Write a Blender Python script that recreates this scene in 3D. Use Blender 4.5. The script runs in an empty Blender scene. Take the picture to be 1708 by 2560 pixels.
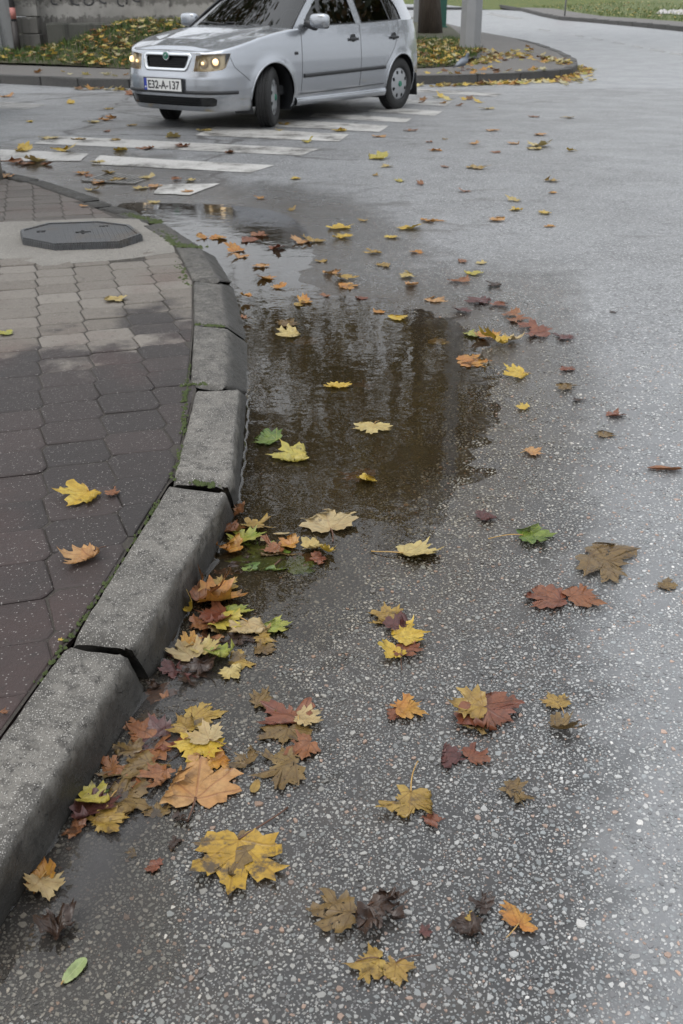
import bpy, bmesh, math, random
import numpy as np
from mathutils import Vector, Matrix
R = math.radians
rnd = random.Random(7)
rng = np.random.default_rng(11)
S = bpy.context.scene
COL = S.collection

# ------------------------------------------------------------------ camera
CAM_H, PITCH, FPX = 1.25, R(27.0), 2500.0          # photograph is 1708 x 2560 pixels
cam = bpy.data.cameras.new('camera'); camo = bpy.data.objects.new('camera', cam); COL.objects.link(camo)
cam.sensor_fit = 'VERTICAL'; cam.sensor_height = 22.3; cam.lens = 22.3 * FPX / 2560
camo.location = (0, 0, CAM_H); camo.rotation_euler = (R(90) - PITCH, 0, 0)
cam.clip_end = 2000; cam.clip_start = 0.05
cam.dof.use_dof = True; cam.dof.focus_distance = 2.3; cam.dof.aperture_fstop = 6.3
S.camera = camo
# ------------------------------------------------------------------ sky and sun (overcast)
SUN_EL, SUN_ROT = R(58), R(235)
W = bpy.data.worlds.new('World'); S.world = W; W.use_nodes = True
wn = W.node_tree; wn.nodes.clear()
sky = wn.nodes.new('ShaderNodeTexSky'); sky.sky_type = 'NISHITA'; sky.sun_disc = False
sky.sun_elevation = SUN_EL; sky.sun_rotation = SUN_ROT; sky.air_density = 1.0; sky.dust_density = 5.0; sky.ozone_density = 1.0
hs = wn.nodes.new('ShaderNodeHueSaturation'); hs.inputs['Saturation'].default_value = 0.30
wn.links.new(sky.outputs[0], hs.inputs['Color'])
# even cloud deck, brighter overhead than at the horizon (overcast), with soft cloud structure
tc_ = wn.nodes.new('ShaderNodeTexCoord'); sx_ = wn.nodes.new('ShaderNodeSeparateXYZ'); wn.links.new(tc_.outputs['Generated'], sx_.inputs[0])
el_ = wn.nodes.new('ShaderNodeMapRange'); el_.inputs['From Min'].default_value = 0; el_.inputs['From Max'].default_value = 1; el_.inputs['To Min'].default_value = 3.6; el_.inputs['To Max'].default_value = 7.6
wn.links.new(sx_.outputs['Z'], el_.inputs['Value'])
cn_ = wn.nodes.new('ShaderNodeTexNoise'); cn_.inputs['Scale'].default_value = 2.4; cn_.inputs['Detail'].default_value = 5; wn.links.new(tc_.outputs['Generated'], cn_.inputs['Vector'])
cm_ = wn.nodes.new('ShaderNodeMapRange'); cm_.inputs['From Min'].default_value = .3; cm_.inputs['From Max'].default_value = .7; cm_.inputs['To Min'].default_value = .82; cm_.inputs['To Max'].default_value = 1.15; wn.links.new(cn_.outputs['Fac'], cm_.inputs['Value'])
ml_ = wn.nodes.new('ShaderNodeMath'); ml_.operation = 'MULTIPLY'; wn.links.new(el_.outputs[0], ml_.inputs[0]); wn.links.new(cm_.outputs[0], ml_.inputs[1])
cc_ = wn.nodes.new('ShaderNodeMix'); cc_.data_type = 'RGBA'; cc_.blend_type = 'MULTIPLY'; cc_.inputs[0].default_value = 1; cc_.inputs[6].default_value = (.95, .985, 1.03, 1); wn.links.new(ml_.outputs[0], cc_.inputs[7])
mx_ = wn.nodes.new('ShaderNodeMix'); mx_.data_type = 'RGBA'; mx_.inputs[0].default_value = .72
wn.links.new(hs.outputs[0], mx_.inputs[6]); wn.links.new(cc_.outputs[2], mx_.inputs[7])
bg = wn.nodes.new('ShaderNodeBackground'); bg.inputs['Strength'].default_value = 0.15
wo = wn.nodes.new('ShaderNodeOutputWorld')
wn.links.new(mx_.outputs[2], bg.inputs['Color']); wn.links.new(bg.outputs[0], wo.inputs['Surface'])
sl = bpy.data.lights.new('sun', 'SUN'); sl.energy = 0.55; sl.angle = R(40); sl.color = (1.0, 0.985, 0.96)
slo = bpy.data.objects.new('sun', sl); COL.objects.link(slo)
_sd = Vector((math.sin(SUN_ROT) * math.cos(SUN_EL), math.cos(SUN_ROT) * math.cos(SUN_EL), math.sin(SUN_EL)))
slo.rotation_euler = (-_sd).to_track_quat('-Z', 'Y').to_euler(); slo.location = (-8, -6, 20)
S.view_settings.view_transform = 'Standard'; S.view_settings.look = 'None'
S.view_settings.exposure = 0.92; S.view_settings.gamma = 1.0; S.view_settings.use_curve_mapping = False
S.render.engine = 'CYCLES'
S.cycles.max_bounces = 5; S.cycles.diffuse_bounces = 2; S.cycles.glossy_bounces = 3; S.cycles.transmission_bounces = 3; S.cycles.transparent_max_bounces = 8; S.cycles.caustics_reflective = False; S.cycles.caustics_refractive = False
S.cycles.use_denoising = True; S.cycles.use_adaptive_sampling = True; S.cycles.adaptive_threshold = .02

# ------------------------------------------------------------------ helpers
def link(o, parent=None):
    COL.objects.link(o)
    if parent is not None: o.parent = parent
    return o
def empty(name, loc=(0, 0, 0), rz=0, parent=None):
    o = bpy.data.objects.new(name, None); link(o, parent); o.location = loc; o.rotation_euler = (0, 0, rz); o.empty_display_size = .1
    return o
def tag(o, label=None, cat=None, group=None, kind=None):
    if label: o['label'] = label
    if cat: o['category'] = cat
    if group: o['group'] = group
    if kind: o['kind'] = kind
    return o
def mesh(verts, faces, mat=None, smooth=False, name='m'):
    me = bpy.data.meshes.new(name)
    me.from_pydata([tuple(map(float, v)) for v in verts], [], [tuple(map(int, f)) for f in faces])
    if mat: me.materials.append(mat)
    if smooth: me.polygons.foreach_set('use_smooth', [True] * len(me.polygons))
    me.update()
    return me
def obj(name, me, parent=None, loc=None, mat=None):
    o = bpy.data.objects.new(name, me); link(o, parent)
    if loc is not None: o.location = loc
    if mat: me.materials.append(mat)
    return o
def bmobj(name, bm, mat, parent=None, smooth=False):
    me = bpy.data.meshes.new(name); bm.to_mesh(me); bm.free()
    me.materials.append(mat)
    if smooth: me.polygons.foreach_set('use_smooth', [True] * len(me.polygons))
    return obj(name, me, parent)
def attr(me, name, vals, typ='FLOAT', dom='POINT'):
    a = me.attributes.new(name, typ, dom)
    key = 'value' if typ == 'FLOAT' else 'color' if typ == 'FLOAT_COLOR' else 'vector'
    a.data.foreach_set(key, np.asarray(vals, dtype=np.float32).ravel())
def box_bm(bm, c, s, rot=None, bev=0.0, seg=2):
    m = Matrix.Translation(c) @ (rot if rot else Matrix()) @ Matrix.Diagonal((s[0], s[1], s[2], 1))
    r = bmesh.ops.create_cube(bm, size=1, matrix=m)
    if bev > 0:
        ed = list({e for v in r['verts'] for e in v.link_edges})
        bmesh.ops.bevel(bm, geom=ed, offset=bev, segments=seg, affect='EDGES', profile=.5)
def grid_faces(nr, nc, wrap=False):
    F = []
    for i in range(nr - 1):
        for j in range(nc - (0 if wrap else 1)):
            k = (j + 1) % nc
            F.append((i * nc + j, i * nc + k, (i + 1) * nc + k, (i + 1) * nc + j))
    return F
def tube(pts, rad, n=8, cap=True):
    pts = [Vector(p) for p in pts]
    if not hasattr(rad, '__len__'): rad = [rad] * len(pts)
    V, F = [], []
    up = Vector((0, 0, 1))
    for i, p in enumerate(pts):
        t = (pts[min(i + 1, len(pts) - 1)] - pts[max(i - 1, 0)]).normalized()
        a = t.cross(up if abs(t.z) < .95 else Vector((1, 0, 0))).normalized(); b = t.cross(a)
        for k in range(n):
            q = 2 * math.pi * k / n
            V.append(p + (a * math.cos(q) + b * math.sin(q)) * rad[i])
    F = grid_faces(len(pts), n, True)
    if cap:
        F.append(tuple(range(n))[::-1]); F.append(tuple(range((len(pts) - 1) * n, len(pts) * n)))
    return V, F
def join(parts):
    V, F = [], []
    for v, f in parts:
        o = len(V); V += list(v); F += [tuple(i + o for i in q) for q in f]
    return V, F

# --- node shorthand
class N:
    def __init__(s, name):
        s.m = bpy.data.materials.new(name); s.m.use_nodes = True; s.t = s.m.node_tree; s.t.nodes.clear()
        s.out = s.t.nodes.new('ShaderNodeOutputMaterial')
    def n(s, typ, **k):
        nd = s.t.nodes.new('ShaderNode' + typ)
        for a, v in k.items():
            if a.startswith('i_'): s.set(nd, a[2:].replace('_', ' '), v)
            else: setattr(nd, a, v)
        return nd
    def set(s, nd, key, v):
        inp = nd.inputs[int(key)] if key.isdigit() else nd.inputs[key]
        if isinstance(v, bpy.types.NodeSocket): s.t.links.new(v, inp)
        elif isinstance(v, (tuple, list)) and len(v) == 3 and inp.type == 'RGBA': inp.default_value = (*v, 1)
        else: inp.default_value = v
    def math(s, op, a, b=None, c=None, clamp=False):
        nd = s.t.nodes.new('ShaderNodeMath'); nd.operation = op; nd.use_clamp = clamp
        s.set(nd, '0', a)
        if b is not None: s.set(nd, '1', b)
        if c is not None: s.set(nd, '2', c)
        return nd.outputs[0]
    def ramp(s, v, a, b, lo=0.0, hi=1.0):
        nd = s.t.nodes.new('ShaderNodeMapRange'); nd.interpolation_type = 'SMOOTHSTEP'
        for k, x in zip(('Value', 'From Min', 'From Max', 'To Min', 'To Max'), (v, a, b, lo, hi)): s.set(nd, k, x)
        return nd.outputs[0]
    def mix(s, f, a, b, blend='MIX'):
        nd = s.t.nodes.new('ShaderNodeMix'); nd.data_type = 'RGBA'; nd.blend_type = blend
        for i, v in ((0, f), (6, a), (7, b)):
            if isinstance(v, bpy.types.NodeSocket): s.t.links.new(v, nd.inputs[i])
            elif isinstance(v, (tuple, list)): nd.inputs[i].default_value = (*v[:3], 1)
            else: nd.inputs[i].default_value = v
        return nd.outputs[2]
    def noise(s, scale, detail=4, rough=.55, vec=None, dist=0.0):
        nd = s.n('TexNoise'); nd.inputs['Scale'].default_value = scale; nd.inputs['Detail'].default_value = detail
        nd.inputs['Roughness'].default_value = rough; nd.inputs['Distortion'].default_value = dist
        if vec is not None: s.t.links.new(vec, nd.inputs['Vector'])
        return nd.outputs['Fac']
    def vor(s, scale, vec=None, feature='F1', rand=1.0):
        nd = s.n('TexVoronoi', feature=feature); nd.inputs['Scale'].default_value = scale; nd.inputs['Randomness'].default_value = rand
        if vec is not None: s.t.links.new(vec, nd.inputs['Vector'])
        return nd
    def pos(s): return s.n('NewGeometry').outputs['Position']
    def sep(s, v):
        nd = s.n('SeparateXYZ'); s.t.links.new(v, nd.inputs[0]); return nd.outputs
    def objc(s): return s.n('TexCoord').outputs['Object']
    def att(s, name, typ='GEOMETRY'):
        nd = s.n('Attribute'); nd.attribute_name = name; nd.attribute_type = typ; return nd.outputs
    def bump(s, h, strength=.5, dist=.01, nrm=None):
        nd = s.n('Bump'); nd.inputs['Strength'].default_value = strength; nd.inputs['Distance'].default_value = dist
        s.t.links.new(h, nd.inputs['Height'])
        if nrm is not None: s.t.links.new(nrm, nd.inputs['Normal'])
        return nd.outputs[0]
    def bsdf(s, **k):
        nd = s.n('BsdfPrincipled')
        for a, v in k.items(): s.set(nd, a.replace('_', ' '), v)
        return nd
    def done(s, sh, vol=None):
        s.t.links.new(sh.outputs[0] if hasattr(sh, 'outputs') else sh, s.out.inputs[0]); return s.m
def simple(name, col, rough=.5, metal=0.0, coat=0.0, spec=.5, var=0.0, vs=6.0, emit=None, es=0):
    s = N(name); c = col
    if var:
        c = s.mix(s.noise(vs, 5, .6, s.objc()), tuple(x * (1 - var) for x in col), tuple(min(1, x * (1 + var)) for x in col))
    b = s.bsdf(Base_Color=c, Roughness=rough, Metallic=metal, Coat_Weight=coat, Specular_IOR_Level=spec)
    b.inputs['Coat Roughness'].default_value = .05
    if emit: s.set(b, 'Emission Color', emit); b.inputs['Emission Strength'].default_value = es
    return s.done(b)

# ------------------------------------------------------------------ terrain: pixel of the photograph -> point on the ground
def ray(px, py):
    u = (px - 854) / FPX; v = (py - 1280) / FPX
    return np.array([u, math.cos(PITCH) - v * math.sin(PITCH), -math.sin(PITCH) - v * math.cos(PITCH)])
def un(px, py, z=0.0):
    d = ray(px, py); t = (z - CAM_H) / d[2]; return np.array([d[0] * t, d[1] * t])
FOOT_PX = [(330, 2640), (420, 2400), (500, 2200), (600, 2000), (680, 1850), (760, 1720), (820, 1620), (920, 1500), (1050, 1350), (1150, 1200), (1225, 1060),
    (1240, 930), (1190, 840), (1080, 780), (930, 748), (800, 738), (735, 700), (775, 640), (770, 590), (740, 548), (700, 520), (600, 500), (520, 496),
    (430, 494), (385, 474), (340, 455), (250, 428), (120, 408), (0, 400), (-80, 400), (-80, 436), (40, 452), (150, 480), (230, 515), (330, 570), (430, 640),
    (480, 700), (505, 850), (540, 1000), (500, 1200), (385, 1450), (250, 1700), (60, 2000), (-180, 2350), (-330, 2640)]
FOOT = np.array([un(*p) for p in FOOT_PX])
def sd_poly(x, y, poly):
    P = np.stack([np.ravel(x), np.ravel(y)], 1); best = np.full(len(P), 1e9); ins = np.zeros(len(P), bool)
    n = len(poly)
    for i in range(n):
        a, b = poly[i], poly[(i + 1) % n]; e = b - a
        t = np.clip(((P - a) @ e) / (e @ e), 0, 1); q = a + t[:, None] * e
        best = np.minimum(best, np.hypot(*(P - q).T))
        c = ((a[1] > P[:, 1]) != (b[1] > P[:, 1]))
        with np.errstate(divide='ignore', invalid='ignore'):
            xi = a[0] + (P[:, 1] - a[1]) * (b[0] - a[0]) / (b[1] - a[1])
        ins ^= c & (P[:, 0] < xi)
    return np.where(ins, -best, best).reshape(np.shape(x))
def sm(a, b, x):
    t = np.clip((x - a) / (b - a), 0, 1); return t * t * (3 - 2 * t)
def zr(x, y):
    x = np.asarray(x, float); y = np.asarray(y, float)
    d = sd_poly(x, y, FOOT)
    dep = .0175 + .008 * sm(1.7, 2.6, y) - .012 * sm(4.5, 6, y)
    wob = .0016 * np.sin(x * 9.1 + y * 5.3) * np.sin(y * 7.7 - x * 3.1) + .0012 * np.sin(x * 23 + 1.3 * np.sin(y * 17)) + .0011 * np.sin(x * 47 + 2 * np.sin(y * 11)) * np.sin(y * 39 + 2 * np.sin(x * 13))
    z = np.where(d < 0, -dep * (1 - np.exp(np.minimum(d, 0) / .38)), .030 * (1 - np.exp(-np.maximum(d, 0) / 1.5)))
    z = z + (.030 - z) * sm(8.7, 9.5, y)
    return z + wob * np.clip(1.3 - np.abs(y - 2) / 4, 0, 1) + .042 * sm(6.5, 9.5, y) + .011 * np.maximum(0, y - 16) * sm(16, 20, y)
FOOT_L = [(float(p[0]), float(p[1])) for p in FOOT]
def sd1(x, y, poly):
    best = 1e18; ins = False; n = len(poly); ax, ay = poly[-1]
    for bx, by in poly:
        ex, ey = bx - ax, by - ay; qx, qy = x - ax, y - ay
        t = (qx * ex + qy * ey) / (ex * ex + ey * ey + 1e-12); t = 0.0 if t < 0 else 1.0 if t > 1 else t
        dx, dy = qx - t * ex, qy - t * ey; d = dx * dx + dy * dy
        if d < best: best = d
        if (ay > y) != (by > y) and x < ax + (y - ay) * (bx - ax) / (by - ay): ins = not ins
        ax, ay = bx, by
    return -math.sqrt(best) if ins else math.sqrt(best)
def sm1(a, b, x):
    t = (x - a) / (b - a); t = 0.0 if t < 0 else 1.0 if t > 1 else t; return t * t * (3 - 2 * t)
def zr1(x, y):
    if y > 9.5: return .072 + .011 * max(0, y - 16) * sm1(16, 20, y)
    d = sd1(x, y, FOOT_L)
    dep = .0175 + .008 * sm1(1.7, 2.6, y) - .012 * sm1(4.5, 6, y)
    wob = .0016 * math.sin(x * 9.1 + y * 5.3) * math.sin(y * 7.7 - x * 3.1) + .0012 * math.sin(x * 23 + 1.3 * math.sin(y * 17)) + .0011 * math.sin(x * 47 + 2 * math.sin(y * 11)) * math.sin(y * 39 + 2 * math.sin(x * 13))
    z = -dep * (1 - math.exp(d / .38)) if d < 0 else .030 * (1 - math.exp(-d / 1.5))
    z = z + (.030 - z) * sm1(8.7, 9.5, y)
    return z + wob * min(1, max(0, 1.3 - abs(y - 2) / 4)) + .042 * sm1(6.5, 9.5, y)
def g(px, py, lift=0.0):
    d = ray(px, py); f = lambda t: CAM_H + d[2] * t - zr1(d[0] * t, d[1] * t) - lift
    t0 = .5; t1 = .8
    while f(t1) > 0 and t1 < 400: t0, t1 = t1, t1 * 1.12
    for _ in range(22):
        m = .5 * (t0 + t1)
        if f(m) > 0: t0 = m
        else: t1 = m
    return np.array([d[0] * t1, d[1] * t1, CAM_H + d[2] * t1])
ZP = np.array([(-9, .102), (3.2, .102), (4.0, .078), (5.5, .066), (6.5, .050), (8.0, .045), (30, .06)])
def zpav(y): return float(np.interp(y, ZP[:, 0], ZP[:, 1]))
def gp(px, py, lift=0.0):
    z = .09
    for _ in range(20):
        p = un(px, py, z + lift); z = .6 * z + .4 * zpav(p[1])
    p = un(px, py, z + lift); return np.array([p[0], p[1], z + lift])

# ------------------------------------------------------------------ ground materials
def mat_asphalt():
    s = N('wet_asphalt'); P = s.pos(); near = s.att('near')['Fac']
    big = s.noise(.9, 3, .6, P); mid = s.noise(6, 3, .65, P)
    v1 = s.vor(95, P); v2 = s.vor(260, P)
    c1 = s.n('SeparateColor'); s.t.links.new(v1.outputs['Color'], c1.inputs[0])
    c2 = s.n('SeparateColor'); s.t.links.new(v2.outputs['Color'], c2.inputs[0])
    is1 = s.math('MULTIPLY', s.ramp(c1.outputs[0], .52, .56), s.ramp(v1.outputs['Distance'], .50, .38))
    is1 = s.math('MULTIPLY', is1, s.math('SUBTRACT', 1.0, near))
    is2 = s.math('MULTIPLY', s.ramp(c2.outputs[0], .60, .66), s.ramp(v2.outputs['Distance'], .46, .34))
    mast = s.mix(big, (.017, .017, .017), (.028, .027, .026))
    mast = s.mix(s.ramp(mid, .45, .75), mast, (.034, .030, .026))
    def stone(c):
        a = s.mix(s.ramp(c.outputs[1], .35, .75), (.20, .20, .195), (.36, .36, .35))
        return s.mix(s.ramp(c.outputs[2], .82, .9), a, (.26, .18, .14))
    col = s.mix(is2, mast, s.mix(.35, stone(c2), mast)); col = s.mix(is1, col, s.mix(.25, stone(c1), mast))
    # drier right lane and far road, with sky sheen painted into the colour
    far = s.att('sky_sheen')['Fac']
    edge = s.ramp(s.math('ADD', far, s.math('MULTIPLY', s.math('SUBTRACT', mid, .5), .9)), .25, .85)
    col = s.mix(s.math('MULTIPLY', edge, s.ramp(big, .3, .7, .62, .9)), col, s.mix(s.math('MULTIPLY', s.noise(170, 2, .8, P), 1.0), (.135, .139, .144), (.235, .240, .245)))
    yy_ = s.sep(P)[1]; sx2 = s.sep(P)[0]; seam = s.math('SUBTRACT', s.math('ADD', yy_, s.math('MULTIPLY', s.noise(1.5, 3, .5, P), .5)), s.math('ADD', 16.4, s.math('MULTIPLY', sx2, .1)))
    col = s.mix(s.math('MULTIPLY', s.ramp(seam, .0, .15), s.ramp(big, .2, .8, .8, .95)), col, s.mix(s.noise(40, 3, .8, P), (.165, .170, .178), (.255, .262, .271)))
    col = s.mix(s.math('MULTIPLY', s.ramp(s.math('ABSOLUTE', seam), .06, .02), .5), col, (.05, .05, .05))
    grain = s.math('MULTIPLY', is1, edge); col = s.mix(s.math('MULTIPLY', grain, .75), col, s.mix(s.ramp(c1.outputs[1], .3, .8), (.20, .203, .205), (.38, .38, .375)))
    pits = s.math('MULTIPLY', s.math('MULTIPLY', s.ramp(c1.outputs[0], .30, .26), edge), s.math('SUBTRACT', 1.0, near)); col = s.mix(s.math('MULTIPLY', pits, .6), col, (.060, .060, .060))
    stn = s.n('Mapping'); s.t.links.new(P, stn.inputs[0]); stn.inputs['Scale'].default_value = (.55, 1.3, 1); n7 = s.noise(1.7, 5, .75, stn.outputs[0], .6)
    pf = s.math('MULTIPLY', s.ramp(n7, .53, .66), s.math('MULTIPLY', s.ramp(yy_, 4.5, 6.5), s.ramp(s.math('ADD', sx2, s.math('MULTIPLY', yy_, -.12)), 2.2, .2)))
    col = s.mix(s.math('MULTIPLY', pf, .62), col, (.050, .046, .041))
    nv = s.n('TexNoise'); nv.inputs['Scale'].default_value = 2.2; nv.inputs['Detail'].default_value = 4; s.t.links.new(P, nv.inputs['Vector'])
    va = s.n('VectorMath', operation='MULTIPLY_ADD'); s.t.links.new(nv.outputs['Color'], va.inputs[0]); va.inputs[1].default_value = (.7, .7, 0); s.t.links.new(P, va.inputs[2])
    ck = s.vor(.42, va.outputs[0], 'DISTANCE_TO_EDGE')
    cf = s.math('MULTIPLY', s.ramp(ck.outputs['Distance'], .012, .004), s.math('MULTIPLY', s.ramp(yy_, 6, 7.5), s.ramp(s.math('ADD', sx2, s.math('MULTIPLY', yy_, -.05)), .6, -1.2)))
    col = s.mix(s.math('MULTIPLY', cf, .75), col, (.025, .022, .02))
    # brown silt washed round the puddle
    silt = s.att('silt')['Fac']
    col = s.mix(s.math('MULTIPLY', silt, s.ramp(mid, .30, .60, .35, .85)), col, (.028, .020, .012))
    h = s.math('ADD', s.math('MULTIPLY', is1, .8), s.math('MULTIPLY', is2, .35))
    h = s.math('ADD', h, s.math('MULTIPLY', s.noise(420, 2, .5, P), .35))
    nrm = s.bump(h, .4, .003)
    wet = s.noise(2.3, 2, .6, P)
    ro = s.math('ADD', s.ramp(wet, .3, .7, .20, .34), s.math('MULTIPLY', s.att('sky_sheen')['Fac'], .26))
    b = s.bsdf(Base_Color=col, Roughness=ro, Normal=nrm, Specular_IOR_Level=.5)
    s.set(b, 'Coat Weight', s.ramp(s.att('sky_sheen')['Fac'], .2, .9, .35, .06)); b.inputs['Coat Roughness'].default_value = .22; b.inputs['Coat IOR'].default_value = 1.33
    s.t.links.new(s.bump(h, .25, .004), b.inputs['Coat Normal'])
    return s.done(b)
def mat_stones():
    s = N('wet_aggregate'); c = s.att('Col')['Color']; P = s.pos()
    col = s.mix(s.noise(320, 3, .6, P), c, s.mix(.5, c, (.06, .055, .05)), 'MIX')
    b = s.bsdf(Base_Color=col, Roughness=s.ramp(s.noise(40, 3, .5, P), .3, .7, .18, .42), Normal=s.bump(s.noise(500, 2, .5, P), .2, .002))
    b.inputs['Coat Weight'].default_value = .35; b.inputs['Coat Roughness'].default_value = .1; b.inputs['Coat IOR'].default_value = 1.33
    return s.done(b)
def mat_water():
    s = N('puddle_water'); d = s.att('depth')['Fac']; P = s.pos()
    tint = s.mix(s.ramp(d, .0, .02), (.93, .91, .87), (.36, .28, .18))
    tr = s.n('BsdfTransparent', i_Color=tint)
    murk = s.n('BsdfDiffuse', i_Color=s.mix(s.ramp(s.sep(P)[1], 1.5, 2.1), (.070, .067, .066), (.052, .040, .021)))
    f = s.math('MULTIPLY', s.ramp(d, .0015, .013), s.ramp(s.sep(P)[1], 1.4, 2.0, .78, .30))
    m1 = s.n('MixShader', i_0=f); s.t.links.new(tr.outputs[0], m1.inputs[1]); s.t.links.new(murk.outputs[0], m1.inputs[2])
    nrm = s.bump(s.math('ADD', s.noise(9, 2, .5, P), s.math('MULTIPLY', s.noise(38, 2, .5, P), .22)), .10, .01)
    gl = s.n('BsdfGlossy', i_Color=(1, 1, 1), i_Roughness=.015, i_Normal=nrm)
    fr = s.n('Fresnel', i_IOR=1.33, i_Normal=nrm)
    m2 = s.n('MixShader', i_0=fr.outputs[0]); s.t.links.new(m1.outputs[0], m2.inputs[1]); s.t.links.new(gl.outputs[0], m2.inputs[2])
    return s.done(m2)
def mat_kerb():
    s = N('kerb_concrete'); P = s.pos(); x, y, z = s.sep(P)
    v = s.vor(300, P); c = s.n('SeparateColor'); s.t.links.new(v.outputs['Color'], c.inputs[0])
    sp = s.math('MULTIPLY', s.ramp(c.outputs[0], .38, .46), s.ramp(v.outputs['Distance'], .55, .36))
    n1 = s.noise(7, 6, .65, P); n2 = s.noise(30, 5, .7, P)
    col = s.mix(s.ramp(n1, .3, .7), (.046, .042, .036), (.155, .145, .128))
    col = s.mix(s.ramp(n2, .47, .66), col, (.045, .041, .036))
    top = s.sep(s.n('NewGeometry').outputs['Normal'])[2]
    sp = s.math('MULTIPLY', sp, s.ramp(top, .3, .9, .15, 1.0))
    col = s.mix(s.math('MULTIPLY', sp, .85), col, s.mix(c.outputs[1], (.10, .094, .084), (.44, .42, .385)))
    wz = s.math('SUBTRACT', s.math('ADD', z, s.math('MULTIPLY', n2, -.05)), -.02)
    col = s.mix(s.ramp(wz, .092, .045), col, s.mix(.80, col, (.012, .011, .009)))           # splash-wet foot of the stone
    pit = s.ramp(s.noise(55, 4, .6, P), .62, .72)
    h = s.math('ADD', s.math('MULTIPLY', sp, .5), s.math('SUBTRACT', n2, s.math('MULTIPLY', pit, .9)))
    b = s.bsdf(Base_Color=col, Roughness=s.ramp(n1, .3, .7, .55, .85), Normal=s.bump(h, .9, .007))
    return s.done(b)
def mat_paver():
    s = N('concrete_paver'); P = s.pos(); x, y, z = s.sep(P)
    rn = s.n('ObjectInfo').outputs['Random']
    n1 = s.noise(3.0, 5, .62, P); n2 = s.noise(45, 4, .7, P)
    dry = s.mix(rn, (.115, .102, .088), (.165, .150, .132))
    wetc = s.mix(rn, (.024, .020, .019), (.038, .028, .026))
    # the damp part: everything near, plus irregular islands farther off
    k = s.math('ADD', s.math('MULTIPLY', s.math('SUBTRACT', y, 3.7), .75), s.math('MULTIPLY', s.math('SUBTRACT', n1, .5), 2.3))
    k = s.math('ADD', k, s.math('MULTIPLY', s.math('SUBTRACT', rn, .5), .5))
    k = s.math('SUBTRACT', k, s.math('MULTIPLY', s.math('ADD', x, .9), .75))
    far = s.ramp(y, 5.9, 6.4)
    dm = s.math('MULTIPLY', s.ramp(k, -.15, .22), s.math('SUBTRACT', 1.0, s.math('MULTIPLY', far, .55)))
    col = s.mix(dm, wetc, dry)
    col = s.mix(s.math('MULTIPLY', s.ramp(s.noise(1.7, 3, .5, P), .5, .72), .6), col, s.mix(.5, col, (.085, .042, .036)))
    col = s.mix(s.ramp(n2, .52, .75), col, s.mix(.55, col, (.02, .018, .016)))
    v = s.vor(210, P); c = s.n('SeparateColor'); s.t.links.new(v.outputs['Color'], c.inputs[0])
    sp = s.math('MULTIPLY', s.ramp(c.outputs[0], .88, .92), s.ramp(v.outputs['Distance'], .42, .3))
    col = s.mix(s.math('MULTIPLY', sp, .55), col, (.34, .32, .30))
    b = s.bsdf(Base_Color=col, Roughness=s.ramp(dm, 0, 1, .55, .85), Specular_IOR_Level=.35, Normal=s.bump(s.math('ADD', n2, s.noise(160, 3, .6, P)), .45, .004))
    return s.done(b)
def mat_concrete(name, c0, c1, sc=5, rough=.85):
    s = N(name); P = s.pos(); n1 = s.noise(sc, 6, .65, P); n2 = s.noise(sc * 9, 5, .7, P)
    col = s.mix(n1, c0, c1); col = s.mix(s.ramp(n2, .55, .75), col, tuple(x * .45 for x in c0))
    v = s.vor(150, P); cc = s.n('SeparateColor'); s.t.links.new(v.outputs['Color'], cc.inputs[0])
    sp = s.math('MULTIPLY', s.ramp(cc.outputs[0], .7, .75), s.ramp(v.outputs['Distance'], .45, .33))
    col = s.mix(s.math('MULTIPLY', sp, .5), col, tuple(min(.6, x * 1.8) for x in c1))
    b = s.bsdf(Base_Color=col, Roughness=rough, Normal=s.bump(s.math('ADD', n2, sp), .5, .005)); return s.done(b)
M = {}
M['asphalt'] = mat_asphalt(); M['stones'] = mat_stones(); M['water'] = mat_water(); M['kerb'] = mat_kerb(); M['paver'] = mat_paver()
M['slab'] = mat_concrete('worn_slab_concrete', (.10, .093, .082), (.22, .207, .185), 4)
M['joint'] = mat_concrete('joint_soil', (.022, .019, .016), (.045, .038, .030), 20)
M['islandpave'] = mat_concrete('island_pavement', (.075, .070, .065), (.125, .118, .110), 2)
M['farkerb'] = mat_concrete('dark_kerb_concrete', (.030, .030, .029), (.085, .082, .078), 3)
M['paint'] = None
def mat_paint():
    s = N('worn_road_paint'); P = s.pos(); n1 = s.noise(2.6, 6, .7, P); n2 = s.noise(60, 4, .7, P)
    col = s.mix(s.ramp(n2, .35, .7), (.46, .45, .43), (.31, .302, .285)); col = s.mix(s.ramp(n1, .44, .66), col, (.125, .118, .106))
    fac = s.math('MULTIPLY', s.ramp(s.math('ADD', s.math('MULTIPLY', n1, .6), s.math('MULTIPLY', n2, .4)), .66, .56), s.att('keep')['Fac'])
    b = s.bsdf(Base_Color=col, Roughness=.45, Normal=s.bump(n2, .3, .003))
    t = s.n('BsdfTransparent'); m = s.n('MixShader', i_0=fac); s.t.links.new(t.outputs[0], m.inputs[1]); s.t.links.new(b.outputs[0], m.inputs[2])
    return s.done(m)
M['paint'] = mat_paint()

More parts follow.
